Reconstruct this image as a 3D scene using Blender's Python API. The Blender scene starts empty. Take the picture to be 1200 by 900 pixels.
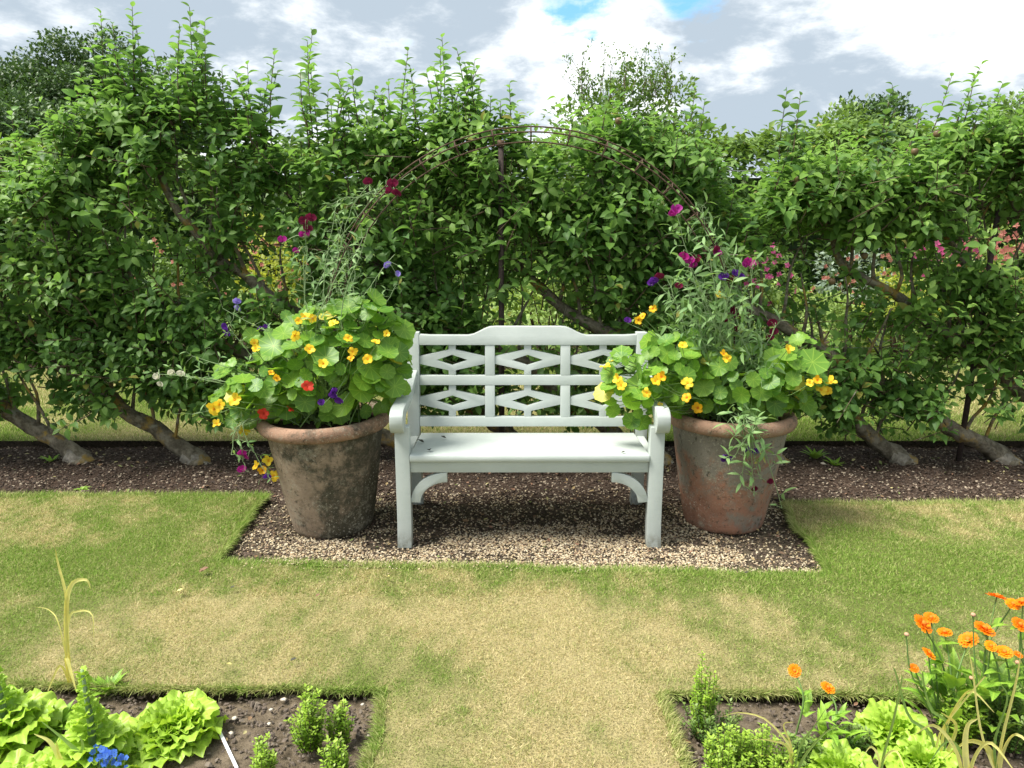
import bpy, math
import numpy as np
from mathutils import Matrix, Vector

SC = bpy.context.scene
COL = SC.collection
R = math.radians
rng = np.random.default_rng(7)

# ------------------------------------------------------------------ camera
H = 1.57; PITCH = R(12.4); FPX = 900.0
cam = bpy.data.cameras.new('camera'); cam.sensor_width = 36; cam.lens = 27.0
cam.clip_start = 0.05; cam.clip_end = 2000
camo = bpy.data.objects.new('camera', cam); COL.objects.link(camo)
camo.location = (0, 0, H); camo.rotation_euler = (math.pi/2 - PITCH, 0, 0)
SC.camera = camo

def ray(px, py):
    a = (px-600)/FPX; b = (450-py)/FPX
    c, s = math.cos(PITCH), math.sin(PITCH)
    return np.array([a, c + b*s, -s + b*c])
def G(px, py, z=0.0):                     # photo point -> point on level z
    d = ray(px, py); t = (z-H)/d[2]
    return np.array([0, 0, H]) + d*t
def U(px, py, y):                         # photo point -> point at distance y
    d = ray(px, py); t = y/d[1]
    return np.array([0, 0, H]) + d*t

# ------------------------------------------------------------------ world + sun
SUN_EL, SUN_AZ = 60, 258                  # azimuth clockwise from +Y
W = bpy.data.worlds.new('World'); SC.world = W; W.use_nodes = True
def world():
    nt = W.node_tree; N = nt.nodes; L = nt.links
    for n in list(N): N.remove(n)
    def nd(t, **k):
        n = N.new(t)
        for a, b in k.items(): setattr(n, a, b)
        return n
    def val(n, i, v): n.inputs[i].default_value = v
    def math_(op, a, b=None, clamp=False):
        m = nd('ShaderNodeMath', operation=op, use_clamp=clamp)
        for i, v in enumerate((a, b)):
            if v is None: continue
            if isinstance(v, (int, float)): m.inputs[i].default_value = v
            else: L.new(v, m.inputs[i])
        return m.outputs[0]
    def mixc(f, a, b):
        m = nd('ShaderNodeMix', data_type='RGBA')
        if isinstance(f, (int, float)): m.inputs[0].default_value = f
        else: L.new(f, m.inputs[0])
        for i, v in ((6, a), (7, b)):
            if isinstance(v, tuple): m.inputs[i].default_value = (*v, 1)
            else: L.new(v, m.inputs[i])
        return m.outputs[2]
    out = nd('ShaderNodeOutputWorld'); bg = nd('ShaderNodeBackground'); val(bg, 'Strength', 0.1)
    L.new(bg.outputs[0], out.inputs[0])
    sky = nd('ShaderNodeTexSky', sky_type='NISHITA', sun_disc=False)
    sky.sun_elevation = R(SUN_EL); sky.sun_rotation = R(SUN_AZ)
    tc = nd('ShaderNodeTexCoord'); D = tc.outputs['Generated']
    nrm = nd('ShaderNodeVectorMath', operation='NORMALIZE'); L.new(D, nrm.inputs[0]); D = nrm.outputs[0]
    sp = nd('ShaderNodeSeparateXYZ'); L.new(D, sp.inputs[0])
    zz = math_('ADD', math_('ABSOLUTE', sp.outputs[2]), 0.30)
    cb = nd('ShaderNodeCombineXYZ')
    L.new(math_('DIVIDE', sp.outputs[0], zz), cb.inputs[0])
    L.new(math_('DIVIDE', sp.outputs[1], zz), cb.inputs[1])
    def noise(scale, detail, rough, off, dist=0.0):
        mp = nd('ShaderNodeMapping'); L.new(cb.outputs[0], mp.inputs[0]); mp.inputs['Location'].default_value = off
        n = nd('ShaderNodeTexNoise'); L.new(mp.outputs[0], n.inputs['Vector'])
        val(n, 'Scale', scale); val(n, 'Detail', detail); val(n, 'Roughness', rough); val(n, 'Distortion', dist)
        return n.outputs['Fac']
    def blob(px, py, deg0, deg1):          # a place on the sky dome, 1 at its middle
        v = ray(px, py); v = v/np.linalg.norm(v)
        dt = nd('ShaderNodeVectorMath', operation='DOT_PRODUCT'); L.new(D, dt.inputs[0]); dt.inputs[1].default_value = tuple(v)
        mr = nd('ShaderNodeMapRange', interpolation_type='SMOOTHSTEP')
        L.new(dt.outputs['Value'], mr.inputs[0]); val(mr, 1, math.cos(R(deg1))); val(mr, 2, math.cos(R(deg0)))
        return mr.outputs[0]
    def ramp(v, a, b):
        mr = nd('ShaderNodeMapRange', interpolation_type='SMOOTHSTEP'); L.new(v, mr.inputs[0]); val(mr, 1, a); val(mr, 2, b)
        return mr.outputs[0]
    n1 = noise(3.0, 12, .62, (3.1, 1.7, 0), .25); n2 = noise(6.0, 9, .62, (8.2, 4.4, 2), .15)
    n3 = noise(1.1, 5, .5, (1.2, 9.4, 5))
    # brightness of the cloud deck
    b = math_('ADD', math_('MULTIPLY', n1, .62), math_('MULTIPLY', n2, .38))
    b = math_('ADD', b, math_('MULTIPLY', blob(700, 75, 1, 7), .09))
    b = math_('ADD', b, math_('MULTIPLY', blob(960, 25, 1, 7), .09))
    b = math_('ADD', b, math_('MULTIPLY', blob(1150, 10, 1, 6), .08))
    b = math_('SUBTRACT', b, math_('MULTIPLY', blob(400, 0, 2, 14), .05))
    b = math_('SUBTRACT', b, math_('MULTIPLY', blob(900, 90, 1, 9), .10))
    b = math_('SUBTRACT', b, math_('MULTIPLY', blob(60, 20, 2, 12), .04))
    b = math_('SUBTRACT', b, math_('MULTIPLY', blob(1010, 115, 1, 9), .07)); b = math_('SUBTRACT', b, math_('MULTIPLY', blob(610, 120, 1, 6), .06))
    lit = ramp(b, .41, .66)
    cloud = mixc(lit, (2.15, 2.55, 2.95), (6.3, 6.4, 6.4))
    # openings with blue sky
    o = math_('ADD', math_('MULTIPLY', blob(685, -5, .2, 5), .26), math_('MULTIPLY', blob(812, 5, .2, 4.2), .25))
    o = math_('ADD', o, math_('MULTIPLY', blob(466, 60, .3, 4), .12))
    o = math_('ADD', o, math_('MULTIPLY', n3, .25))
    o = math_('ADD', o, math_('MULTIPLY', n1, .35)); o = math_('ADD', o, math_('MULTIPLY', n2, .55))
    hole = ramp(o, .73, .88)
    blue = nd('ShaderNodeVectorMath', operation='MULTIPLY'); L.new(sky.outputs[0], blue.inputs[0]); blue.inputs[1].default_value = (1.0, 1.35, 1.55)
    blue2 = mixc(.8, blue.outputs[0], (1.0, 2.5, 4.1))
    L.new(mixc(hole, cloud, blue2), bg.inputs[0])
world()
sun = bpy.data.lights.new('sun', 'SUN'); sun.energy = 3.5; sun.angle = R(24); sun.color = (1, .95, .87)
suno = bpy.data.objects.new('sun', sun); COL.objects.link(suno)
_az, _el = R(SUN_AZ), R(SUN_EL)
_sd = Vector((math.sin(_az)*math.cos(_el), math.cos(_az)*math.cos(_el), math.sin(_el)))
suno.rotation_euler = _sd.to_track_quat('Z', 'Y').to_euler()
SC.view_settings.view_transform = 'Standard'; SC.view_settings.look = 'None'
SC.view_settings.gamma = 1; SC.view_settings.exposure = 1.38
try: SC.view_settings.use_curve_mapping = False
except Exception: pass

# ------------------------------------------------------------------ materials
class NT:
    def __init__(s, name):
        s.m = bpy.data.materials.new(name); s.m.use_nodes = True
        s.N = s.m.node_tree.nodes; s.L = s.m.node_tree.links
        for n in list(s.N): s.N.remove(n)
        s.out = s.N.new('ShaderNodeOutputMaterial')
        s.tc = s.N.new('ShaderNodeTexCoord')
    def nd(s, t, **k):
        n = s.N.new(t)
        for a, b in k.items(): setattr(n, a, b)
        return n
    def put(s, sock, v):
        if isinstance(v, (int, float)): sock.default_value = v
        elif isinstance(v, tuple): sock.default_value = (*v, 1) if len(sock.default_value) == 4 and len(v) == 3 else v
        else: s.L.new(v, sock)
    def noise(s, scale, detail=4, rough=.55, coord='Object', dist=0, vec=None):
        n = s.nd('ShaderNodeTexNoise'); s.L.new(vec or s.tc.outputs[coord], n.inputs['Vector'])
        n.inputs['Scale'].default_value = scale; n.inputs['Detail'].default_value = detail
        n.inputs['Roughness'].default_value = rough; n.inputs['Distortion'].default_value = dist
        return n.outputs['Fac']
    def ramp(s, v, a, b, c=0., d=1.):
        n = s.nd('ShaderNodeMapRange', interpolation_type='SMOOTHSTEP'); s.put(n.inputs[0], v)
        for i, x in enumerate((a, b, c, d)): n.inputs[1+i].default_value = x
        return n.outputs[0]
    def mix(s, f, a, b, mode='MIX'):
        n = s.nd('ShaderNodeMix', data_type='RGBA', blend_type=mode)
        s.put(n.inputs[0], f); s.put(n.inputs[6], a); s.put(n.inputs[7], b); return n.outputs[2]
    def math(s, op, a, b=0.0):
        n = s.nd('ShaderNodeMath', operation=op); s.put(n.inputs[0], a); s.put(n.inputs[1], b); return n.outputs[0]
    def attr(s, name):
        n = s.nd('ShaderNodeAttribute', attribute_name=name); return n.outputs['Fac']
    def bump(s, h, strength=.3, dist=.01):
        n = s.nd('ShaderNodeBump'); s.put(n.inputs['Height'], h); n.inputs['Strength'].default_value = strength
        n.inputs['Distance'].default_value = dist; return n.outputs[0]
    def prin(s, col, rough=.6, normal=None, spec=.5, metal=0):
        p = s.nd('ShaderNodeBsdfPrincipled'); s.put(p.inputs['Base Color'], col); s.put(p.inputs['Roughness'], rough)
        s.put(p.inputs['Specular IOR Level'], spec); s.put(p.inputs['Metallic'], metal)
        if normal is not None: s.L.new(normal, p.inputs['Normal'])
        return p.outputs[0]
    def fin(s, sh): s.L.new(sh, s.out.inputs[0]); return s.m

def leaf_mat(name, dark, light, young_lit=None, rough=.42, trans=.35, tcol=None, single=False, veins=None, under=.25, spec=.4):
    t = NT(name)
    if single:
        oi = t.nd('ShaderNodeObjectInfo'); r = oi.outputs['Random']; tone = r
    else:
        r = t.attr('rnd'); tone = t.attr('tone')
    c = t.mix(r, dark, light)
    if young_lit is not None: c = t.mix(tone, c, young_lit)
    if not single: c = t.mix(t.ramp(r, .984, .988), c, (.30, .27, .06))
    n = t.noise(60, 2, .5)
    c = t.mix(t.ramp(n, .35, .7, 0, .30), c, (light[0]*1.3, light[1]*1.2, light[2]*1.1))
    if veins == 'round':                    # pale veins running from the middle of a round leaf
        sx = t.nd('ShaderNodeSeparateXYZ'); t.L.new(t.tc.outputs['Object'], sx.inputs[0])
        ang = t.math('ARCTAN2', sx.outputs[1], sx.outputs[0])
        w = t.math('ABSOLUTE', t.math('SINE', t.math('MULTIPLY', ang, 4.5)))
        ln = t.nd('ShaderNodeVectorMath', operation='LENGTH'); t.L.new(t.tc.outputs['Object'], ln.inputs[0])
        wd = t.math('MULTIPLY', w, t.math('ADD', ln.outputs['Value'], .05))
        v = t.ramp(wd, .03, .11, .75, 0.)
        c = t.mix(v, c, (light[0]*2.2+.04, light[1]*1.7+.04, light[2]*1.6+.02))
    elif veins == 'mid':
        sx = t.nd('ShaderNodeSeparateXYZ'); t.L.new(t.tc.outputs['Object'], sx.inputs[0])
        ay = t.math('ABSOLUTE', sx.outputs[1])
        v = t.ramp(ay, .008, .035, .5, 0.)
        w = t.math('SINE', t.math('ADD', t.math('MULTIPLY', sx.outputs[0], 48.), t.math('MULTIPLY', ay, -40.)))
        v2 = t.ramp(w, .6, 1., 0, .35)
        v = t.math('MAXIMUM', v, v2)
        c = t.mix(v, c, (light[0]*1.8, light[1]*1.6, light[2]*1.6))
    geo = t.nd('ShaderNodeNewGeometry')
    c2 = t.mix(t.math('MULTIPLY', geo.outputs['Backfacing'], under*2), c, (light[0]*1.5+.04, light[1]*1.25+.05, light[2]*1.8+.04))
    p = t.prin(c2, rough, spec=spec)
    tr = t.nd('ShaderNodeBsdfTranslucent')
    t.put(tr.inputs[0], t.mix(.5, c, tcol or (light[0]*2.2, light[1]*2.0, light[2]*.6)))
    m = t.nd('ShaderNodeMixShader'); m.inputs[0].default_value = trans
    t.L.new(p, m.inputs[1]); t.L.new(tr.outputs[0], m.inputs[2])
    return t.fin(m.outputs[0])

def bark_mat(name, a, b, lichen=None, scale=22):
    t = NT(name)
    n = t.noise(scale, 6, .65); c = t.mix(t.ramp(n, .35, .65), a, b)
    if lichen: c = t.mix(t.ramp(t.noise(6.5, 5, .6), .53, .64, 0, .85), c, lichen)
    c = t.mix(t.ramp(t.noise(9, 4, .6, dist=1), .58, .68, 0, .5), c, (.30, .31, .25))
    return t.fin(t.prin(c, .9, t.bump(t.noise(scale*2.2, 6, .7), .9, .012), .2))

def plain(name, col, rough=.6, var=.15, scale=30, bump=.2, spec=.4, metal=0):
    t = NT(name); n = t.noise(scale, 4)
    c = t.mix(t.ramp(n, .3, .7), tuple(x*(1-var) for x in col), tuple(x*(1+var) for x in col))
    return t.fin(t.prin(c, rough, t.bump(n, bump, .002), spec, metal))

def petal_mat(name, a, b, single=True, trans=.35, rough=.55, throat=None):
    t = NT(name)
    if single: r = t.nd('ShaderNodeObjectInfo').outputs['Random']
    else: r = t.attr('rnd')
    c = t.mix(r, a, b)
    c = t.mix(t.ramp(t.noise(2.5, 2), .45, .7, 0, .4), c, tuple(x*.75 for x in b))
    if throat:
        ln = t.nd('ShaderNodeVectorMath', operation='LENGTH'); t.L.new(t.tc.outputs['Object'], ln.inputs[0])
        c = t.mix(t.ramp(ln.outputs['Value'], .10, .42, .9, 0), c, throat)
    p = t.prin(c, rough, spec=.25); tr = t.nd('ShaderNodeBsdfTranslucent'); t.put(tr.inputs[0], c)
    m = t.nd('ShaderNodeMixShader'); m.inputs[0].default_value = trans
    t.L.new(p, m.inputs[1]); t.L.new(tr.outputs[0], m.inputs[2])
    return t.fin(m.outputs[0])

def stone_mat(name, cols, rough=.8):
    t = NT(name); r = t.attr('rnd')
    cr = t.nd('ShaderNodeValToRGB'); cr.color_ramp.interpolation = 'CONSTANT'
    el = cr.color_ramp.elements
    while len(el) < len(cols): el.new(.5)
    for i, c in enumerate(cols): el[i].position = i/len(cols); el[i].color = (*c, 1)
    t.L.new(r, cr.inputs[0])
    c = t.mix(t.ramp(t.noise(90, 3), .3, .7, 0, .35), cr.outputs[0], (.10, .085, .065))
    return t.fin(t.prin(c, rough, t.bump(t.noise(250, 3), .3, .002), .3))

def grass_mat(name):
    t = NT(name); r = t.attr('rnd'); d = t.attr('tone')
    g = t.mix(r, (.130, .255, .026), (.31, .45, .080))
    s = t.mix(r, (.40, .335, .145), (.84, .73, .42))
    c = t.mix(d, g, s)
    p = t.prin(c, .6, spec=.25); tr = t.nd('ShaderNodeBsdfTranslucent'); t.put(tr.inputs[0], c)
    m = t.nd('ShaderNodeMixShader'); m.inputs[0].default_value = .42
    t.L.new(p, m.inputs[1]); t.L.new(tr.outputs[0], m.inputs[2])
    return t.fin(m.outputs[0])

def turf_mat(name):                        # thatch between the blades
    t = NT(name); d = t.attr('tone')
    c = t.mix(d, (.10, .135, .028), (.36, .30, .15))
    c = t.mix(t.ramp(t.noise(130, 5, .7), .4, .7, 0, .8), c, (.05, .045, .022))
    return t.fin(t.prin(c, .95, t.bump(t.noise(160, 4), .8, .01), .1))

def soil_mat(name, a, b, c3=None, scale=40):
    t = NT(name)
    c = t.mix(t.ramp(t.noise(scale, 8, .7), .35, .66), a, b)
    c = t.mix(t.ramp(t.noise(2.3, 4, .6), .45, .65, 0, .5), c, tuple(x*.7 for x in a))
    if c3: c = t.mix(t.ramp(t.noise(scale*4, 3, .6), .62, .70), c, c3)
    return t.fin(t.prin(c, .95, t.bump(t.noise(scale*1.5, 8, .75), 1., .02), .15))

M = {}
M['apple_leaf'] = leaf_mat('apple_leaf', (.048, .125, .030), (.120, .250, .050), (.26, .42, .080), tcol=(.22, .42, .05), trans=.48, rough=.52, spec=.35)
M['shoot_leaf'] = leaf_mat('shoot_leaf', (.085, .205, .040), (.175, .335, .065), tcol=(.30, .55, .07), trans=.45, rough=.42, single=True)
M['shoot_leaf_dark'] = leaf_mat('shoot_leaf_dark', (.055, .135, .045), (.105, .205, .07), trans=.38, rough=.42, single=True)
M['nast'] = leaf_mat('nasturtium_leaf', (.065, .190, .028), (.185, .350, .040), trans=.40, rough=.45, single=True, veins='round', under=.2)
M['pea_leaf'] = leaf_mat('sweet_pea_leaf', (.085, .195, .06), (.16, .29, .095), (.23, .36, .14), trans=.3, rough=.6)
M['small_leaf'] = leaf_mat('box_leaf', (.10, .22, .018), (.23, .40, .035), (.36, .50, .07), trans=.3, rough=.45)
M['weed_leaf'] = leaf_mat('weed_leaf', (.06, .15, .03), (.13, .24, .05), (.22, .30, .07), trans=.3, rough=.5)
M['lettuce'] = leaf_mat('lettuce_leaf', (.19, .37, .020), (.31, .51, .045), trans=.40, rough=.42, single=True, tcol=(.6, .8, .06), veins='mid')
M['marigold_leaf'] = leaf_mat('marigold_leaf', (.11, .25, .025), (.22, .38, .045), trans=.3, rough=.5, single=True, veins='mid')
M['onion'] = leaf_mat('onion_leaf', (.14, .27, .07), (.30, .42, .11), trans=.25, rough=.5, single=True)
M['onion_dry'] = leaf_mat('dry_onion_leaf', (.52, .50, .14), (.74, .70, .28), trans=.3, rough=.55, single=True)
M['bush_dark'] = leaf_mat('dark_bush_leaf', (.022, .060, .016), (.050, .105, .026), (.08, .15, .035), trans=.2, rough=.5)
M['bush_mid'] = leaf_mat('mid_bush_leaf', (.050, .115, .024), (.11, .20, .038), (.19, .29, .06), trans=.3, rough=.5)
M['bush_pale'] = leaf_mat('pale_bush_leaf', (.10, .19, .04), (.21, .32, .075), (.30, .40, .11), trans=.3, rough=.55)
M['bush_yellow'] = leaf_mat('yellow_bush_leaf', (.14, .21, .025), (.30, .36, .05), (.42, .45, .10), trans=.35, rough=.5)
M['bush_grey'] = leaf_mat('grey_bush_leaf', (.11, .17, .12), (.19, .26, .19), (.26, .32, .25), trans=.25, rough=.6)
M['bark'] = bark_mat('apple_bark', (.095, .080, .056), (.24, .21, .155), (.34, .22, .045))
M['twig'] = bark_mat('twig_bark', (.07, .05, .035), (.15, .11, .07))
M['heartwood'] = bark_mat('weathered_foot', (.16, .14, .11), (.34, .31, .26))
M['green_stem'] = plain('green_stem', (.13, .22, .06), .55)
M['pea_stem'] = plain('pea_stem', (.20, .29, .13), .6)
M['rust'] = plain('rusty_iron', (.085, .055, .036), .85, .45, 80, .6, .3, .2)
M['post'] = plain('brown_post', (.040, .028, .024), .8, .4, 60, .5, .3)
M['wire'] = plain('galvanised_wire', (.35, .36, .36), .4, .2, 60, .1, .5, .7)
M['y_pet'] = petal_mat('yellow_petal', (.86, .56, .02), (.92, .68, .05), throat=(.80, .36, .01))
M['o_pet'] = petal_mat('amber_petal', (.82, .42, .01), (.88, .54, .02), throat=(.6, .14, .01))
M['r_pet'] = petal_mat('red_petal', (.45, .02, .01), (.55, .05, .02))
M['magenta'] = petal_mat('magenta_petal', (.42, .015, .20), (.34, .02, .24))
M['maroon'] = petal_mat('maroon_petal', (.11, .006, .030), (.17, .010, .045))
M['violet'] = petal_mat('violet_petal', (.085, .018, .24), (.14, .03, .32))
M['lavender'] = petal_mat('lavender_petal', (.25, .18, .62), (.33, .26, .70))
M['white_pet'] = petal_mat('white_petal', (.72, .70, .55), (.80, .78, .66))
M['blue_pet'] = petal_mat('blue_petal', (.06, .17, .68), (.13, .30, .85))
M['marigold'] = petal_mat('marigold_petal', (.88, .20, .004), (.92, .30, .006), trans=.25)
M['marigold_eye'] = plain('marigold_centre', (.62, .16, .01), .8, .4, 300)
M['pinkish'] = petal_mat('pink_blossom', (.55, .16, .16), (.62, .30, .20), single=False)
M['hotpink'] = petal_mat('hot_pink_blossom', (.60, .06, .26), (.68, .18, .35), single=False)
M['dry_head'] = plain('withered_head', (.45, .26, .16), .8, .4, 200)
M['grass'] = grass_mat('grass_blade'); M['turf'] = turf_mat('turf')
M['mulch'] = soil_mat('mulch', (.034, .022, .015), (.085, .057, .041), (.16, .125, .09), 45)
M['gravelbase'] = soil_mat('gravel_base', (.055, .044, .030), (.15, .12, .080), (.25, .21, .15), 60)
M['soil'] = soil_mat('soil', (.115, .090, .060), (.225, .180, .125), None, 28)
M['turf_side'] = soil_mat('turf_side', (.022, .018, .012), (.06, .045, .03), None, 40)
M['terrain'] = soil_mat('terrain', (.04, .06, .02), (.09, .10, .04), None, 3)
M['stones'] = stone_mat('pebbles', [(.50, .41, .26), (.42, .33, .19), (.60, .51, .35), (.28, .21, .13), (.46, .38, .26), (.20, .145, .10), (.56, .49, .35), (.34, .24, .14)])
M['chips'] = stone_mat('mulch_chips', [(.050, .032, .023), (.068, .045, .032), (.036, .024, .018), (.09, .060, .043), (.06, .04, .029), (.11, .075, .052), (.044, .03, .023), (.33, .27, .20)], .9)
M['clods'] = stone_mat('soil_clods', [(.11, .086, .068), (.14, .11, .088), (.09, .070, .054), (.17, .14, .11), (.12, .095, .075), (.10, .078, .06)], .95)
M['pale_stone'] = plain('pale_stone', (.50, .44, .36), .8, .3, 90)
M['brown_leaf'] = plain('dead_leaf', (.16, .085, .045), .7, .4, 60)
M['yellow_leaf'] = plain('yellowed_leaf', (.55, .48, .17), .6, .2, 60)
M['dark_leaf'] = plain('dark_dead_leaf', (.035, .035, .022), .7, .3, 60)
M['label'] = plain('white_plastic', (.72, .73, .74), .4, .05, 60, .05)
M['apple'] = plain('apple_skin', (.13, .085, .040), .45, .5, 12, .05)
M['rooftile'] = soil_mat('roof_tile', (.20, .13, .10), (.36, .26, .20), None, 6)
M['shedwall'] = plain('shed_wall', (.20, .16, .12), .8, .2, 8)

def paint_mat():
    t = NT('sage_paint')
    c = t.mix(t.ramp(t.noise(7, 5, .6), .35, .7), (.405, .448, .425), (.450, .492, .468))
    c = t.mix(t.ramp(t.noise(26, 6, .7, dist=.6), .62, .74, 0, .28), c, (.29, .33, .27))
    g = t.nd('ShaderNodeNewGeometry')
    c = t.mix(t.ramp(g.outputs['Pointiness'], .53, .60, 0, .35), c, (.52, .58, .54))
    sx = t.nd('ShaderNodeSeparateXYZ'); t.L.new(t.tc.outputs['Object'], sx.inputs[0])
    foot = t.math('MULTIPLY', t.ramp(sx.outputs[2], .0, .10, 1, 0), t.ramp(t.noise(30, 5, .7), .35, .65))
    c = t.mix(t.math('MULTIPLY', foot, .75), c, (.13, .12, .07))
    c = t.mix(t.ramp(t.noise(120, 4, .7), .68, .74, 0, .55), c, (.16, .17, .12))
    mp = t.nd('ShaderNodeMapping'); t.L.new(t.tc.outputs['Object'], mp.inputs[0]); mp.inputs['Scale'].default_value = (.12, 1, 1)
    n = t.math('ADD', t.noise(170, 3, vec=mp.outputs[0]), t.noise(25, 3))
    return t.fin(t.prin(c, .42, t.bump(n, .16, .003), .45))
M['paint'] = paint_mat()

def terracotta(name, base, moss, thr, offset, bias=(0, 0)):
    t = NT(name)
    mp = t.nd('ShaderNodeMapping'); t.L.new(t.tc.outputs['Object'], mp.inputs[0]); mp.inputs['Location'].default_value = offset
    v = mp.outputs[0]
    c = t.mix(t.ramp(t.noise(9, 6, .6, vec=v), .3, .7), base, tuple(x*1.35 for x in base))
    n = t.math('ADD', t.math('MULTIPLY', t.noise(4.0, 8, .7, vec=v, dist=.3), .72), t.math('MULTIPLY', t.noise(24, 7, .75, vec=v), .28))
    sx = t.nd('ShaderNodeSeparateXYZ'); t.L.new(t.tc.outputs['Object'], sx.inputs[0])
    n = t.math('ADD', n, t.math('MULTIPLY', sx.outputs[0], bias[0])); n = t.math('ADD', n, t.math('MULTIPLY', t.math('SUBTRACT', sx.outputs[2], .3), bias[1]))
    c = t.mix(t.ramp(n, thr, thr+.13, 0, .88), c, moss)                         # algae
    c = t.mix(t.ramp(t.noise(8.5, 9, .8, vec=v), .53, .64, 0, .6), c, (.31, .285, .215))   # lime bloom
    c = t.mix(t.math('MULTIPLY', t.ramp(t.noise(85, 4, .75, vec=v), .57, .64, 0, .85), t.ramp(t.noise(3.5, 4, .6, vec=v), .42, .62, .12, 1)), c, (.48, .45, .36))      # lichen specks
    c = t.mix(t.ramp(t.noise(30, 7, .8, vec=v), .55, .64, 0, .75), c, (.035, .035, .026))
    h = t.math('ADD', t.noise(60, 6, .7, vec=v), t.math('MULTIPLY', t.noise(9, 5, .6, vec=v), 1.2))
    return t.fin(t.prin(c, .88, t.bump(h, .55, .008), .2))
M['terra_left'] = terracotta('terracotta_left', (.23, .175, .125), (.040, .041, .027), .44, (0, 0, 0), (.38, -.05))
M['terra_right'] = terracotta('terracotta_right', (.235, .122, .080), (.20, .195, .16), .40, (3.3, 1.4, .8), (.12, .40))
M['terra_rim'] = terracotta('terracotta_rim', (.25, .155, .105), (.10, .08, .058), .48, (7.3, 2.4, 1.8))

# ------------------------------------------------------------------ mesh helpers
class Acc:
    def __init__(s): s.V = []; s.F = []; s.R = []; s.T = []; s.n = 0
    def add(s, v, f, rnd=0.5, tone=0.0):
        v = np.asarray(v, float).reshape(-1, 3); f = np.asarray(f, int).reshape(-1, 3)
        s.V.append(v); s.F.append(f+s.n); s.n += len(v)
        s.R.append(np.full(len(v), rnd) if np.isscalar(rnd) else rnd)
        s.T.append(np.full(len(v), tone) if np.isscalar(tone) else tone)
    def inst(s, tpl, P, F, N, S, rnd=None, tone=None):
        tv, tf = tpl; n = len(P)
        if n == 0: return
        P = np.asarray(P, float); F = unit(F); Sd = unit(np.cross(N, F)); Nn = np.cross(F, Sd)
        S = np.asarray(S, float)
        if S.ndim == 1: S = S[:, None]*np.ones(3)
        L = tv[None]*S[:, None, :]
        v = P[:, None] + L[..., 0:1]*F[:, None] + L[..., 1:2]*Sd[:, None] + L[..., 2:3]*Nn[:, None]
        k = len(tv)
        f = tf[None] + (np.arange(n)*k)[:, None, None]
        rnd = rng.random(n) if rnd is None else rnd
        tone = np.zeros(n) if tone is None else tone
        s.V.append(v.reshape(-1, 3)); s.F.append(f.reshape(-1, 3)+s.n); s.n += n*k
        s.R.append(np.repeat(rnd, k)); s.T.append(np.repeat(tone, k))
    def mesh(s, name, mat, origin=(0, 0, 0), smooth=True):
        V = np.concatenate(s.V) - np.asarray(origin, float); F = np.concatenate(s.F)
        me = bpy.data.meshes.new(name)
        me.vertices.add(len(V)); me.vertices.foreach_set('co', V.astype(np.float32).ravel())
        me.loops.add(F.size); me.loops.foreach_set('vertex_index', F.astype(np.int32).ravel())
        me.polygons.add(len(F)); me.polygons.foreach_set('loop_start', (np.arange(len(F))*3).astype(np.int32))
        me.polygons.foreach_set('loop_total', np.full(len(F), 3, np.int32))
        me.update(calc_edges=True); me.validate()
        for nm, A in (('rnd', s.R), ('tone', s.T)):
            a = me.attributes.new(nm, 'FLOAT', 'POINT'); a.data.foreach_set('value', np.concatenate(A).astype(np.float32))
        me.polygons.foreach_set('use_smooth', np.full(len(me.polygons), smooth))
        me.materials.append(mat)
        return me
    def build(s, name, mat, parent=None, origin=(0, 0, 0), loc=None, smooth=True, **kw):
        me = s.mesh(name, mat, origin, smooth)
        return link(name, me, parent, loc if loc is not None else ((0, 0, 0) if parent else origin), **kw)

def link(name, me, parent=None, loc=(0, 0, 0), **kw):
    o = bpy.data.objects.new(name, me); COL.objects.link(o); o.parent = parent; o.location = loc
    for k, v in kw.items(): o[k] = v
    return o
def thing(name, label, cat, loc=(0, 0, 0), group=None):
    o = bpy.data.objects.new(name, None); COL.objects.link(o); o.location = tuple(loc)
    o.empty_display_size = .05; o['label'] = label; o['category'] = cat
    if group: o['group'] = group
    return o
def unit(v):
    v = np.asarray(v, float); return v/np.maximum(np.linalg.norm(v, axis=-1, keepdims=True), 1e-9)
def frame(F, N):
    F = unit(F); S = unit(np.cross(N, F)); N = np.cross(F, S)
    return Matrix(((F[0], S[0], N[0]), (F[1], S[1], N[1]), (F[2], S[2], N[2])))
def place(name, me, parent, loc, F, N, s, **kw):
    o = link(name, me, parent, tuple(loc), **kw); o.rotation_euler = frame(F, N).to_euler()
    o.scale = (s, s, s) if np.isscalar(s) else s
    return o
def rn(*s): return rng.normal(size=s)
def ru(a, b, n=None): return rng.uniform(a, b, n)

def leaf_tpl(w=.55, droop=.25, fold=.12, k=3, wave=0.0, shape=0):
    """leaf of length 1 along +x, k cross sections"""
    xs = np.linspace(0, 1, k+2)
    V = []; F = []
    def wid(x):
        return w*.5*(math.sin(math.pi*min(1, x**.8))**.8 if shape == 0 else (math.sin(math.pi*x**.6))**.75)
    def zz(x): return -droop*x*x + .12*math.sin(math.pi*x)*droop
    V.append((0, 0, 0)); prev = (0, 0, 0)
    for i in range(1, k+1):
        x = xs[i]; h = wid(x); z = zz(x); b = len(V)
        wv = wave*math.sin(i*2.4)
        V += [(x, h, z+fold*h*2+wv), (x, 0, z), (x, -h, z+fold*h*2-wv)]
        if i == 1: F += [(0, b+1, b), (0, b+2, b+1)]
        else:
            a = b-3; F += [(a, a+1, b+1), (a, b+1, b), (a+1, a+2, b+2), (a+1, b+2, b+1)]
    b = len(V); V.append((1, 0, zz(1))); a = b-3
    F += [(a, a+1, b), (a+1, a+2, b)]
    return np.array(V, float), np.array(F)
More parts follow.
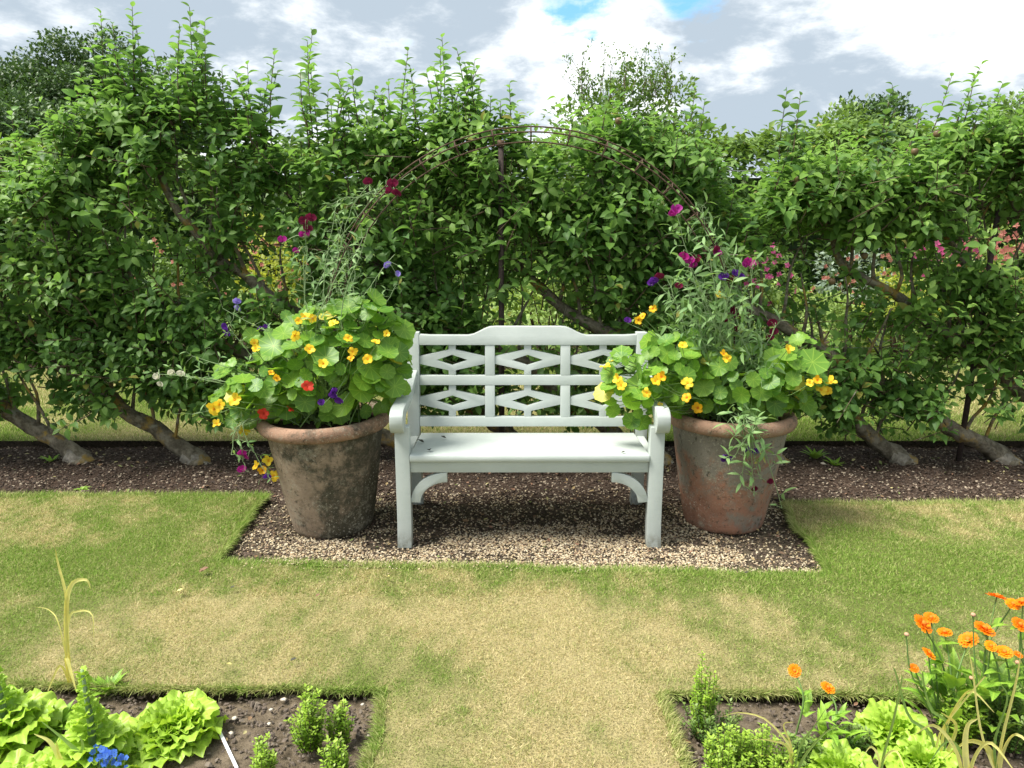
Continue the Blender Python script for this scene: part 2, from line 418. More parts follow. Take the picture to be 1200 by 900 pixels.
LEAF = [leaf_tpl(.58, .18, .16, 2), leaf_tpl(.55, .38, .2, 2), leaf_tpl(.62, .05, .22, 2)]
LEAF1 = leaf_tpl(.6, .2, .18, 1)
BLADE = (np.array([(0, .5, 0), (0, -.5, 0), (1, 0, 0)], float), np.array([(0, 1, 2)]))

def tube(path, rad, n=6, wob=0.0, closed=True):
    P = np.asarray(path, float); m = len(P); rad = np.full(m, rad) if np.isscalar(rad) else np.asarray(rad, float)
    T = unit(np.gradient(P, axis=0)); ref = np.array([0, 0, 1.]) if abs(T[0][2]) < .9 else np.array([1., 0, 0])
    V = []; F = []; A = unit(np.cross(T[0], ref))
    for i in range(m):
        A = unit(A - T[i]*np.dot(A, T[i])); B = np.cross(T[i], A)
        for j in range(n):
            a = 2*math.pi*j/n; r = rad[i]*(1+wob*rng.normal())
            V.append(P[i] + r*(math.cos(a)*A + math.sin(a)*B))
    for i in range(m-1):
        for j in range(n):
            a = i*n+j; b = i*n+(j+1) % n; F += [(a, b, b+n), (a, b+n, a+n)]
    if closed:
        V.append(P[0]); V.append(P[-1]); c0 = m*n; c1 = m*n+1
        for j in range(n):
            F.append((c0, (j+1) % n, j)); F.append((c1, (m-1)*n+j, (m-1)*n+(j+1) % n))
    return V, F
def curve(pts, n=12):
    P = np.asarray(pts, float)
    if len(P) == 2: return P[0]+(P[1]-P[0])*np.linspace(0, 1, n)[:, None]
    out = []; Q = np.vstack([2*P[0]-P[1], P, 2*P[-1]-P[-2]]); seg = len(P)-1
    for t in np.linspace(0, seg-1e-6, n):
        i = int(t); u = t-i; a, b, c, d = Q[i:i+4]
        out.append(.5*((2*b)+(-a+c)*u+(2*a-5*b+4*c-d)*u*u+(-a+3*b-3*c+d)*u**3))
    return np.array(out)
def vnoise(x, y, seed=0, octs=4, f=1.0):
    """cheap smooth noise, about 0..1"""
    r = np.random.default_rng(seed+100); x = np.asarray(x, float); y = np.asarray(y, float)
    s = np.zeros(np.broadcast(x, y).shape); tot = 0
    for o in range(octs):
        a = .6**o
        for k in range(4):
            th = r.uniform(0, 6.28); ph = r.uniform(0, 6.28); fr = f*2**o*r.uniform(.7, 1.4)
            s = s + a*np.sin(fr*(x*math.cos(th)+y*math.sin(th))+ph)
        tot += a*a*2
    return .5 + s/(2.6*math.sqrt(tot))
def in_poly(x, y, poly):
    x = np.asarray(x); y = np.asarray(y); ins = np.zeros(x.shape, bool); n = len(poly)
    for i in range(n):
        x0, y0 = poly[i]; x1, y1 = poly[(i+1) % n]
        if y0 == y1: continue
        c = ((y0 > y) != (y1 > y)) & (x < (x1-x0)*(y-y0)/(y1-y0)+x0); ins ^= c
    return ins

# ------------------------------------------------------------------ ground
Acc_t = Acc(); Acc_t.add([(-300, -60, -.10), (300, -60, -.10), (300, 600, -.10), (-300, 600, -.10)], [(0, 1, 2), (0, 2, 3)])
Acc_t.build('ground', M['terrain'], kind='structure')
LZ = .04
def sheet(name, x0, x1, y0, y1, step, mat, zf, tone=None, poly=None, **kw):
    nx = int((x1-x0)/step)+1; ny = int((y1-y0)/step)+1
    X, Y = np.meshgrid(np.linspace(x0, x1, nx), np.linspace(y0, y1, ny))
    Z = zf(X, Y); V = np.stack([X, Y, Z], -1).reshape(-1, 3)
    i = np.arange(nx*ny).reshape(ny, nx); a, b, c, d = i[:-1, :-1].ravel(), i[:-1, 1:].ravel(), i[1:, 1:].ravel(), i[1:, :-1].ravel()
    F = np.concatenate([np.stack([a, b, c], 1), np.stack([a, c, d], 1)])
    if poly is not None:
        ce = V[F].mean(1); F = F[in_poly(ce[:, 0], ce[:, 1], poly)]
    A = Acc(); A.add(V, F, .5, tone(X, Y).ravel() if tone else 0.0)
    return A.build(name, mat, kind='structure', **kw)

yfar = G(300, 580, LZ)[1]; yfarR = G(1000, 589, LZ)[1]
gl0 = G(310, 583, LZ); gl1 = G(250, 657, LZ); gr1 = G(973, 673, LZ); gr0 = G(918, 588, LZ)
bl = G(450, 806, LZ); bl2 = G(437, 900, LZ); br = G(775, 812, LZ); br2 = G(805, 900, LZ); blf = G(0, 800, LZ); brf = G(1200, 826, LZ)
def ext(a, b, y): t = (y-b[1])/(b[1]-a[1]); return b[0]+(b[0]-a[0])*t
lxl = ext(bl, bl2, 0.6); lxr = ext(br, br2, 0.6)
LAWN = [(-7, yfar), (gl0[0], yfar), (gl1[0], gl1[1]), (gr1[0], gr1[1]), (gr0[0], yfarR), (7, yfarR), (7, brf[1]-.03),
        (br[0], br[1]), (lxr, .6), (lxl, .6), (bl[0], bl[1]), (-7, blf[1]+.05)]
def _wob(poly):
    out = []
    for i in range(len(poly)):
        a = np.array(poly[i]); b = np.array(poly[(i+1) % len(poly)]); L = np.linalg.norm(b-a)
        n = max(1, int(min(L, 5)/.11)) if max(abs(a[0]), abs(b[0])) < 6.9 or L < 9 else 1
        nr = np.array([b[1]-a[1], a[0]-b[0]])/max(L, 1e-6)
        for k in range(n):
            p = a+(b-a)*k/n; w = .020*(float(vnoise(p[0], p[1], 61, 3, 9.))-.5) + .008*rng.normal()
            out.append(tuple(p+nr*(w if k else w*.5)))
    return out
LAWN = _wob(LAWN)
def edge_d(x, y):                          # distance to the outline of the lawn
    x = np.asarray(x, float); y = np.asarray(y, float); dm = np.full(x.shape, 9.)
    for i in range(len(LAWN)):
        a = np.array(LAWN[i]); b = np.array(LAWN[(i+1) % len(LAWN)]); ab = b-a
        t = np.clip(((x-a[0])*ab[0]+(y-a[1])*ab[1])/(ab@ab), 0, 1)
        dm = np.minimum(dm, np.hypot(x-a[0]-t*ab[0], y-a[1]-t*ab[1]))
    return dm
def smooth(e0, e1, v): t = np.clip((v-e0)/(e1-e0), 0, 1); return t*t*(3-2*t)
def dry(x, y):
    n = vnoise(x, y, 3, 5, 2.2); n2 = vnoise(x, y, 9, 3, 14.)
    d = .03+.42*n + .22*n2 + .16*vnoise(x, y, 19, 2, 45.)
    d = d + .34*np.exp(-((x-.15)/.85)**2)*smooth(3.45, 2.8, y) + .04*smooth(3.5, 2.9, y) + .10*smooth(4.3, 3.9, y)*smooth(1.7, 2.6, np.abs(x))
    d = d - .24*smooth(.40, .05, np.abs(y-gl1[1]+.10)) - .30*np.exp(-((x-1.55)/.45)**2-((y-3.15)/.30)**2)
    d = d - .35*np.exp(-((x+2.2)/.3)**2-((y-3.25)/.12)**2)
    return .08+.84*smooth(.12, .86, d)
def lawn_z(x, y): return LZ + .010*(vnoise(x, y, 21, 3, 2.0)-.5) - .012*smooth(.05, 0, edge_d(x, y))
sheet('lawn', -7, 7, .6, yfar+.01, .035, M['turf'], lawn_z, dry, LAWN)
# cut sides of the turf
A = Acc()
for i in range(len(LAWN)):
    a = np.array(LAWN[i]); b = np.array(LAWN[(i+1) % len(LAWN)]); n = max(2, int(np.linalg.norm(b-a)/.05))
    nrm = unit(np.array([b[1]-a[1], -(b[0]-a[0])]))
    t = np.linspace(0, 1, n+1)[:, None]; p = a+(b-a)*t; w = (rng.random((n+1, 1))-.5)*.012
    top = np.c_[p+nrm*w*.3, np.full(n+1, LZ-.010)]; mid = np.c_[p+nrm*w, np.full(n+1, LZ*.35)]; bot = np.c_[p+nrm*(w*.5), np.full(n+1, -.03)]
    V = np.vstack([top, mid, bot]); F = []
    for r_ in range(2):
        for k in range(n):
            q = r_*(n+1)+k; F += [(q, q+1, q+n+2), (q, q+n+2, q+n+1)]
    A.add(V, F)
A.build('lawn_edge', M['turf_side'], kind='structure')
ym0 = gl1[1]-.12; ymb = G(600, 524, 0)[1]
BAY = [(gl0[0]+.05, 4.15), (gl1[0]-.03, gl1[1]-.05), (gr1[0]+.03, gr1[1]-.05), (gr0[0]-.02, 4.15)]
sheet('soil_bed', -4.5, 4.5, .5, 2.75, .022, M['soil'], lambda x, y: .018*(vnoise(x, y, 31, 5, 9)-.5)+.008*(vnoise(x, y, 33, 4, 60)-.5)-.004)
def bedz(x, y): return .016*(vnoise(x, y, 41, 5, 10)-.5) + .02*np.exp(-((y-4.7)/.25)**2)
sheet('mulch_bed', -8, 8, 4.02, ymb+.04, .04, M['mulch'], bedz)
sheet('gravel_bay', -1.6, 1.9, gl1[1]-.10, 4.02, .03, M['gravelbase'], lambda x, y: bedz(x, y)-.002)
# grass path beyond the trees and the beds beyond it
yb1 = 7.6
BACK = [(-12, ymb), (12, ymb), (12, yb1), (-12, yb1)]
def dry2(x, y): return .6*smooth(.30, .80, vnoise(x, y, 5, 5, 1.6))
sheet('grass_path', -12, 12, ymb, yb1, .12, M['turf'], lambda x, y: LZ+.01*(vnoise(x, y, 22, 3, 1.)-.5), dry2)
sheet('flower_bed_soil', -18, 18, yb1, 16, .5, M['mulch'], lambda x, y: .02*(vnoise(x, y, 23, 3, 1.)-.5)+.01)
A = Acc(); A.add([(-12, ymb, LZ+.005), (12, ymb, LZ+.005), (12, ymb-.01, -.03), (-12, ymb-.01, -.03)], [(0, 2, 1), (0, 3, 2)])
A.build('grass_path_edge', M['turf_side'], kind='structure')

def blades(n, x0, x1, y0, y1, poly, zf, df, L, w, dens=None, tilt=.55):
    x = ru(x0, x1, n); y = ru(y0, y1, n)
    k = in_poly(x, y, poly) & (np.abs(x) < y*.72+.35)
    x, y = x[k], y[k]
    if dens is not None: k = rng.random(len(x)) < dens(x, y); x, y = x[k], y[k]
    m = len(x); P = np.c_[x, y, zf(x, y)-.002]
    F = unit(np.c_[rn(m)*tilt, rn(m)*tilt, np.ones(m)]); N = np.c_[rn(m, 2), rn(m)*.1]
    d = df(x, y); tone = np.clip(d + (rng.random(m)-.5)*1.0, 0, 1)
    return P, F, N, L*ru(.55, 1.35, m)*(.70+.35*vnoise(x, y, 64, 3, 14.)), w, tone
A = Acc()
for (n, ya, yb_, L, w, TI) in ((330000, .9, 2.9, .018, .0030, .8), (120000, .9, 2.9, .026, .0022, 1.8), (330000, 2.9, 4.3, .019, .0042, .8), (90000, 2.9, 4.3, .028, .0030, 1.8)):
    P, F, N, S, w, tone = blades(n, -3.6, 3.6, ya, yb_, LAWN, lawn_z, dry, L, w, None, TI)
    A.inst(BLADE, P, F, N, np.c_[S, np.full(len(S), w), S], tone=tone)
# longer tufts that hang over the cut edges
for i in range(len(LAWN)):
    a = np.array(LAWN[i]); b = np.array(LAWN[(i+1) % len(LAWN)])
    ln = np.linalg.norm(b-a)
    if max(a[1], b[1]) < 1.2: continue
    n = int(ln*2600); t = rng.random(n)[:, None]; p = a+(b-a)*t
    out = unit(np.array([-(b[1]-a[1]), b[0]-a[0]]))
    p = p + out*(rng.random((n, 1))*-.025+.006)*1.0
    mid = (a+b)/2+out*.02
    if in_poly(np.array([mid[0]]), np.array([mid[1]]), LAWN)[0]: out = -out
    P = np.c_[p, np.full(n, LZ-.006)]
    F = unit(np.c_[out[0]*.8+rn(n)*.55, out[1]*.8+rn(n)*.55, ru(-.3, 1.1, n)])
    k = np.abs(p[:, 0]) < p[:, 1]*.72+.3
    tone = np.clip(dry(p[:, 0], p[:, 1])*.5+(rng.random(n)-.4)*.6, 0, 1)
    S = ru(.02, .05, n)
    A.inst(BLADE, P[k], F[k], np.c_[rn(n, 2), rn(n)][k], np.c_[S, np.full(n, .0036), S][k], tone=tone[k])
g = A.build('grass', M['grass'], smooth=False); g['kind'] = 'stuff'; g['label'] = 'short mown lawn grass, green with dry straw patches, in front of the bench'; g['category'] = 'grass'
A = Acc()
P, F, N, S, w, tone = blades(150000, -6, 6, ymb, yb1, BACK, lambda x, y: np.full(x.shape, LZ), dry2, .034, .007)
A.inst(BLADE, P, F, N, np.c_[S, np.full(len(S), w), S], tone=tone)
g = A.build('grass', M['grass'], smooth=False); g['kind'] = 'stuff'; g['label'] = 'pale strip of mown grass path seen beneath the apple trees'; g['category'] = 'grass'

OCT = (np.array([(1, 0, 0), (-1, 0, 0), (0, 1, 0), (0, -1, 0), (0, 0, 1), (0, 0, -1)], float),
       np.array([(0, 2, 4), (2, 1, 4), (1, 3, 4), (3, 0, 4), (2, 0, 5), (1, 2, 5), (3, 1, 5), (0, 3, 5)]))
def rock_tpl(s):
    r = np.random.default_rng(s)
    v = [(math.cos(a)*r.uniform(.75, 1.1), math.sin(a)*r.uniform(.75, 1.1), r.uniform(-.25, .25)) for a in np.arange(5)*1.2566+r.uniform(0, 1)]
    v += [(r.uniform(-.3, .3), r.uniform(-.3, .3), .75), (0, 0, -.6)]
    f = []
    for i in range(5): f += [(i, (i+1) % 5, 5), ((i+1) % 5, i, 6)]
    return np.array(v), np.array(f)
ROCK = [rock_tpl(i) for i in range(4)]
def scatter(A, P, size, flat=.6, tpls=ROCK, rnd=None):
    n = len(P); q = rng.integers(0, len(tpls), n)
    for i, tp in enumerate(tpls):
        k = q == i; m = k.sum()
        if m == 0: continue
        F = np.c_[rn(m, 2), rn(m)*.3]; N = np.c_[rn(m, 2)*.45, np.ones(m)]
        s = size[k]; A.inst(tp, P[k], F, N, np.c_[s*ru(.8, 1.3, m), s*ru(.6, 1, m), s*flat], rnd=None if rnd is None else rnd[k])
# gravel
n = 60000; x = ru(-1.6, 1.9, n); y = ru(gl1[1]-.06, 4.25, n)
BAYW = [(gl0[0]+.02, 4.25), (gl0[0]+.02, 4.15), (gl1[0], gl1[1]-.03), (gr1[0], gr1[1]-.03), (gr0[0], 4.15), (gr0[0], 4.25)]
dn = .18 + .95*smooth(.36, .60, vnoise(x, y, 55, 5, 5.)) * (.25+.75*smooth(3.95, 3.4, y)) + .30*smooth(3.35, 3.1, y)
dn *= 1-.8*smooth(4.0, 4.25, y)
dn *= 1-.75*np.exp(-((x+1.25)/.22)**2)
k = in_poly(x, y, BAYW) & (rng.random(n) < dn)
x, y = x[k], y[k]; A = Acc(); P = np.c_[x, y, bedz(x, y)+ru(-.001, .006, len(x))]
scatter(A, P, ru(.0040, .0085, len(x)), .6)
m = 260; x = ru(gl1[0], gr1[0], m); y = np.full(m, gl1[1])-np.abs(rn(m))*.05-.01
scatter(A, np.c_[x, y, np.full(m, LZ+.004)], ru(.0035, .0065, m), .6)
g = A.build('gravel', M['stones'], smooth=False); g['kind'] = 'stuff'; g['label'] = 'buff pea gravel scattered over dark earth under the bench'; g['category'] = 'gravel'
n = 50000; x = ru(-4.6, 4.6, n); y = ru(yfar-.03, ymb, n); P = np.c_[x, y, bedz(x, y)+ru(-.002, .006, n)]
A = Acc(); scatter(A, P, ru(.004, .012, n), .5)
n = 9000; x = ru(gl0[0]-.2, 1.75, n); y = ru(gl1[1]-.04, yfar, n); k = in_poly(x, y, BAYW); x, y = x[k], y[k]; P = np.c_[x, y, bedz(x, y)+ru(-.002, .003, len(x))]
scatter(A, P, ru(.004, .012, len(x)), .5, rnd=rng.random(len(x))*.85)
g = A.build('mulch', M['chips'], smooth=False); g['kind'] = 'stuff'; g['label'] = 'dark brown bark mulch in the bed under the apple trees'; g['category'] = 'mulch'
n = 26000; x = ru(-2.6, 2.6, n); y = ru(1.3, 2.62, n); k = ~in_poly(x, y, LAWN) & (np.abs(x) < y*.72+.3); x, y = x[k], y[k]
A = Acc(); scatter(A, np.c_[x, y, .004+ru(-.006, .008, len(x))], np.abs(rn(len(x)))*.0045+.0025, .7)
g = A.build('soil_clods', M['clods'], smooth=False); g['kind'] = 'stuff'; g['label'] = 'crumbly grey brown clods of soil in the front vegetable beds'; g['category'] = 'soil'

M['litter'] = stone_mat('leaf_litter', [(.20, .12, .06), (.30, .22, .10), (.12, .07, .04), (.40, .36, .16), (.16, .20, .06), (.24, .13, .08)])
n = 520; x = ru(-4.2, 4.2, n); y = ru(yfar, ymb, n); z = bedz(x, y)+.010
m = 110; x = np.r_[x, ru(gl1[0], gr1[0], m)]; y = np.r_[y, ru(gl1[1], yfar, m)]; z = np.r_[z, np.full(m, .014)]
m = 90; x = np.r_[x, ru(-2, 2, m)]; y = np.r_[y, ru(1.9, 2.4, m)]; z = np.r_[z, np.full(m, .016)]
k = ~in_poly(x, y, LAWN) & (np.abs(x) < y+.4); x, y, z = x[k], y[k], z[k]; n = len(x)
A = Acc(); A.inst(leaf_tpl(.55, -.3, .3, 2), np.c_[x, y, z], np.c_[rn(n, 2), rn(n)*.15], np.c_[rn(n, 2)*.35, np.ones(n)], ru(.012, .034, n))
g = A.build('leaf_litter', M['litter']); g['kind'] = 'stuff'; g['label'] = 'scattered small dead leaves on the mulch, gravel and soil'; g['category'] = 'leaf litter'

# ------------------------------------------------------------------ bench
BX = .083; BY = 3.47
def prism(A, poly, depth_axis, d0, d1, inner=None):
    """poly: list of 2D points (u,v); extruded between d0 and d1 along the axis"""
    n = len(poly)
    def mk(u, v, d):
        return {'x': (d, u, v), 'y': (u, d, v), 'z': (u, v, d)}[depth_axis]
    V = [mk(u, v, d0) for u, v in poly]+[mk(u, v, d1) for u, v in poly]
    from mathutils.geometry import tessellate_polygon
    tr = tessellate_polygon([[Vector((u, v, 0)) for u, v in poly]])
    F = [t for t in tr]+[(a+n, b+n, c+n) for a, b, c in tr]
    for i in range(n): j = (i+1) % n; F += [(i, j, j+n), (i, j+n, i+n)]
    A.add(V, F)
def solid(A, name, mat, parent, origin, bevel=.003, **kw):
    import bmesh
    o = A.build(name, mat, parent, origin, smooth=False, **kw); me = o.data
    bm = bmesh.new(); bm.from_mesh(me); bmesh.ops.remove_doubles(bm, verts=bm.verts, dist=1e-5)
    bmesh.ops.recalc_face_normals(bm, faces=bm.faces)
    bmesh.ops.dissolve_limit(bm, angle_limit=R(2), verts=bm.verts, edges=bm.edges)
    if bevel:
        es = [e for e in bm.edges if len(e.link_faces) == 2 and e.calc_face_angle(0) > R(35)]
        try: bmesh.ops.bevel(bm, geom=es, offset=bevel, segments=2, affect='EDGES', clamp_overlap=True, profile=.6)
        except Exception: pass
    for f in bm.faces: f.smooth = True
    for e in bm.edges:
        if len(e.link_faces) == 2 and e.calc_face_angle(0) > R(32): e.smooth = False
    bm.to_mesh(me); bm.free()
    return o
def boxp(A, x0, x1, y0, y1, z0, z1, dy=0.0):
    """box; dy shifts the top back (recline)"""
    V = [(x0, y0, z0), (x1, y0, z0), (x1, y1, z0), (x0, y1, z0), (x0, y0+dy, z1), (x1, y0+dy, z1), (x1, y1+dy, z1), (x0, y1+dy, z1)]
    A.add(V, [(0, 2, 1), (0, 3, 2), (4, 5, 6), (4, 6, 7), (0, 1, 5), (0, 5, 4), (1, 2, 6), (1, 6, 5), (2, 3, 7), (2, 7, 6), (3, 0, 4), (3, 4, 7)])
bench = thing('garden_bench', 'pale sage green painted wooden garden bench with diamond lattice back', 'bench', (BX, BY+.25, 0))
BO = np.array([BX, BY+.25, 0.]); PM = M['paint']
yb0 = BY+.475                              # front face of the back at seat level
def yb(z): return yb0 + max(0, z-.45)*.16  # reclined
def P_(name, A, bevel=.003): return solid(A, name, PM, bench, BO, bevel)
HW = .635
for s in (-1, 1):
    # front leg, toe flaring forward
    A = Acc(); xo = BX+s*HW; xi = BX+s*(HW-.068)
    prism(A, [(BY-.022, 0), (BY+.040, 0), (BY+.052, .10), (BY+.056, .30), (BY+.056, .60), (BY-.004, .60), (BY-.004, .30), (BY-.007, .12)], 'x', min(xo, xi), max(xo, xi))
    P_('leg', A, .004)
    # rear leg running up into the back post
    A = Acc(); xo = BX+s*(HW+.004); xi = BX+s*(HW-.059)
    prism(A, [(yb0+.075, 0), (yb0+.130, 0), (yb0+.075, .30), (yb0+.062, .45), (yb(.96)+.055, .963), (yb(.96)-.003, .963), (yb0-.003, .45), (yb0+.005, .30)], 'x', min(xo, xi), max(xo, xi))
    P_('back_post', A, .004)
    # arm: slopes down to the front and rolls over in a scroll
    top = [(yb(.76)+.02, .772), (BY+.40, .742), (BY+.30, .712), (BY+.20, .697), (BY+.08, .694), (BY+.0, .694), (BY-.030, .686), (BY-.054, .664), (BY-.060, .634), (BY-.053, .602), (BY-.036, .582), (BY-.008, .573), (BY+.016, .582)]
    und = [(BY+.030, .600), (BY+.045, .632), (BY+.08, .648), (BY+.20, .650), (BY+.30, .662), (BY+.40, .690), (yb(.70)+.02, .712)]
    A = Acc(); xa = BX+s*(HW-.050); xb = BX+s*(HW+.014)
    prism(A, top+und, 'x', min(xa, xb), max(xa, xb)); P_('armrest', A, .007)
    # side seat rail
    A = Acc(); xa = BX+s*(HW-.012); xb = BX+s*(HW-.052); boxp(A, min(xa, xb), max(xa, xb), BY+.058, yb0+.003, .345, .418); P_('side_rail', A)
    # curved brace under the apron
    A = Acc(); n = 9; pts = []
    cx, cz, ro, ri = BX+s*(HW-.068-.175), .385-.165, .175, .133
    for i in range(n+1):
        a = math.pi/2*i/n; pts.append((cx+s*math.cos(a)*.176, .225+math.sin(a)*.148))
    for i in range(n, -1, -1):
        a = math.pi/2*i/n; pts.append((cx+s*math.cos(a)*.130, .222+math.sin(a)*.104))
    pts = [(u, min(v, .3735)) for u, v in pts]
    prism(A, pts, 'y', BY+.006, BY+.040); P_('brace', A, .002)
A = Acc(); boxp(A, BX-HW+.0685, BX+HW-.0685, BY+.008, BY+.044, .374, .4295); P_('front_apron', A)
A = Acc(); prism(A, [(BY-.012, .434), (BY-.015, .448), (BY-.010, .462), (BY+.0, .466), (yb0-.006, .438), (yb0-.006, .414), (BY+.05, .431), (BY-.008, .431)], 'x', BX-HW+.0695, BX+HW-.0695)
P_('seat', A, .003)
A = Acc(); boxp(A, BX-HW+.078, BX+HW-.078, yb0+.006, yb0+.045, .33, .405); P_('rear_rail', A)
XI = HW-.0595
def rail(name, zl, zh):
    A = Acc(); ya = yb(zl); boxp(A, BX-XI, BX+XI, ya, ya+.040, zl, zh, yb(zh)-ya); return P_(name, A)
rail('lower_rail', .470, .520); rail('middle_rail', .688, .738)
# top rail with its raised crest
A = Acc(); zb = .898; xs = np.linspace(-XI, XI, 41)
def crest(x):
    a = abs(x); return .948 + .046*float(smooth(.315, .185, a)) + .004*float(smooth(.50, XI, a))
V = []; 
for x in xs:
    zt = crest(x); V += [(BX+x, yb(zb)-.002, zb), (BX+x, yb(zt)-.002, zt), (BX+x, yb(zt)+.042, zt), (BX+x, yb(zb)+.042, zb)]
F = []
for i in range(40):
    a = i*4
    for j in range(4): b = (j+1) % 4; F += [(a+j, a+b, a+4+b), (a+j, a+4+b, a+4+j)]
F += [(0, 2, 1), (0, 3, 2), (160, 161, 162), (160, 162, 163)]
A.add(V, F); P_('top_rail', A)
pw = (2*XI-2*.052)/3
for zl, zh in ((.5205, .6875), (.7385, .8975)):
    for k in range(3):
        cx = BX-XI+pw/2+k*(pw+.052); w = pw/2-.0005; zc = (zl+zh)/2; h = .058; t = .020; i_ = .083; hi = .0275; sw = .019; H2 = (zh-zl)/2-.0005
        # rhombus ring with a stub above and below
        loop = [(-w, t), (-sw, h*.93), (-sw, H2), (sw, H2), (sw, h*.93), (w, t), (w, -t), (sw, -h*.93), (sw, -H2), (-sw, -H2), (-sw, -h*.93), (-w, -t)]
        hole = [(-i_, 0), (0, hi), (i_, 0), (0, -hi)]
        from mathutils.geometry import tessellate_polygon
        tr = tessellate_polygon([[Vector((a, b, 0)) for a, b in loop], [Vector((a, b, 0)) for a, b in hole[::-1]]])
        al = loop+hole[::-1]; n = len(al); V = []
        for off in (.008, .032):
            V += [(cx+a, yb(zc+b)+off, zc+b) for a, b in al]
        F = [tuple(q) for q in tr]+[(a+n, b+n, c+n) for a, b, c in tr]
        for L0, Ln in ((0, 12), (12, 4)):
            for q in range(Ln): a = L0+q; b = L0+(q+1) % Ln; F += [(a, b, b+n), (a, b+n, a+n)]
        A = Acc(); A.add(V, F); P_('lattice_panel', A, .0015)
    for k in (0, 1):
        xc = BX-XI+pw+k*(pw+.052)
        A = Acc(); boxp(A, xc+.0002, xc+.0518, yb(zl)+.001, yb(zl)+.038, zl, zh, yb(zh)-yb(zl)); P_('stile', A)

# ------------------------------------------------------------------ pots
def lathe(prof, n=64, wob=.0, seed=0):
    r = np.random.default_rng(seed); V = []; F = []; m = len(prof)
    ph = r.uniform(0, 6.28, 4)
    for (rad, z) in prof:
        for j in range(n):
            a = 2*math.pi*j/n; q = 1+wob*(math.sin(2*a+ph[0]+z*3)+.6*math.sin(3*a+ph[1]-z*5)+.4*math.sin(5*a+ph[2]+z*9))
            V.append((rad*q*math.cos(a), rad*q*math.sin(a), z))
    for i in range(m-1):
        for j in range(n): a = i*n+j; b = i*n+(j+1) % n; F += [(a, b, b+n), (a, b+n, a+n)]
    return np.array(V), F
def make_pot(loc, label, mat, seed, tilt, s=1.0):
    p = thing('terracotta_pot', label, 'plant pot', loc, 'large terracotta pots either side of the bench'); p.rotation_euler = tilt; p.scale = (s, s, s)
    body = [(0, .004), (.17, .004), (.192, .002), (.203, .012), (.208, .03)]+[(.208+(.292-.208)*t**.9, .03+.515*t) for t in np.linspace(.06, 1, 16)]
    V, F = lathe(body, 72, .006, seed); A = Acc(); A.add(V, F); A.build('body', mat, p)
    rim = [(.275, .540), (.300, .540), (.318, .546), (.330, .560), (.334, .578), (.330, .598), (.318, .612), (.304, .616), (.286, .612), (.272, .598), (.266, .57), (.262, .50)]
    V, F = lathe(rim, 80, .006, seed+1); A = Acc(); A.add(V, F); A.build('rim', M['terra_rim'], p)
    V, F = lathe([(0, .585), (.1, .59), (.2, .58), (.265, .57)], 40, .0, seed); A = Acc(); V[:, 2] += rn(len(V))*.004; A.add(V, F); A.build('potting_soil', M['mulch'], p)
    return p
pl = G(384, 633); pr = G(847, 629)
PL = np.array([U(390, 600, pl[1]+.19)[0], pl[1]+.20, 0.]); PR = np.array([U(848, 600, pr[1]+.19)[0], pr[1]+.20, 0.])
make_pot(PL, 'large weathered terracotta pot left of the bench, greenish algae down its side', M['terra_left'], 3, (R(1), R(-1.5), 0), .98)
make_pot(PR, 'large weathered terracotta pot right of the bench, orange and grey stained', M['terra_right'], 8, (0, R(1), 1), .98)

# ------------------------------------------------------------------ nasturtiums
def nast_tpl(seed):
    r = np.random.default_rng(seed); V = [(0, 0, 0)]; F = []; n = 27; ph = r.uniform(0, 6)
    for ring, rad in enumerate((.45, .8, 1.0)):
        for j in range(n):
            a = 2*math.pi*j/n
            lob = 1+.055*math.cos(9*a+ph*0)+.03*math.sin(2*a+ph)
            q = rad*(1+(lob-1)*rad**2)
            z = .16*rad**2*(1 if seed % 2 else .4)+.05*rad**2*math.sin(3*a+ph)+.035*rad*math.cos(9*a)*(rad > .5)
            V.append((q*math.cos(a), q*math.sin(a), z))
    for j in range(n):
        k = (j+1) % n; F.append((0, 1+j, 1+k))
        for q in (0, 1): a = 1+q*n+j; b = 1+q*n+k; F += [(a, a+n, b+n), (a, b+n, b)]
    A = Acc(); A.add(V, F); return A.mesh('nasturtium_leaf', M['nast'])
NAST = [nast_tpl(i) for i in range(5)]
M['nast_old'] = leaf_mat('yellowing_nasturtium_leaf', (.40, .42, .06), (.55, .50, .10), trans=.35, rough=.5, single=True, veins='round')
NAST_Y = []
for m_ in NAST: m2 = m_.copy(); m2.materials.clear(); m2.materials.append(M['nast_old']); NAST_Y.append(m2)
def petal(A, ang, L, w, tilt, curl=.2, k=4, cup=.1):
    """one rounded petal leaving the middle at angle ang"""
    c, s = math.cos(ang), math.sin(ang); V = []; F = []
    for i in range(k+1):
        t = i/k; rr = .08+L*t; ww = w*(.18+.95*math.sin(math.pi*min(1, t*.86+.02))**.9)*.5; z = tilt*t-curl*t*t
        for q in (-1, 0, 1):
            V.append((c*rr-s*ww*q, s*rr+c*ww*q, z+cup*abs(q)*t+(.04*math.sin(5*q+t*9) if t > .6 else 0)))
    for i in range(k):
        for q in (0, 1): a = i*3+q; F += [(a, a+3, a+4), (a, a+4, a+1)]
    A.add(V, F)
def flower_tpl(mat, seed, n=5):
    A = Acc(); r = np.random.default_rng(seed)
    for i in range(n): petal(A, 2*math.pi*i/n+r.uniform(-.12, .12), .92, .82, r.uniform(.15, .75), r.uniform(.0, .6), cup=r.uniform(-.1, .3))
    V, F = tube([(0, 0, .1), (0, 0, -.2), (-.25, 0, -.55)], [.12, .09, .02], 5); A.add(V, F)
    return A.mesh('nasturtium_flower', mat)
NF = {k: [flower_tpl(M[k], 10+i) for i in range(3)] for k in ('y_pet', 'o_pet', 'r_pet')}
camv = np.array([0, 0, H])

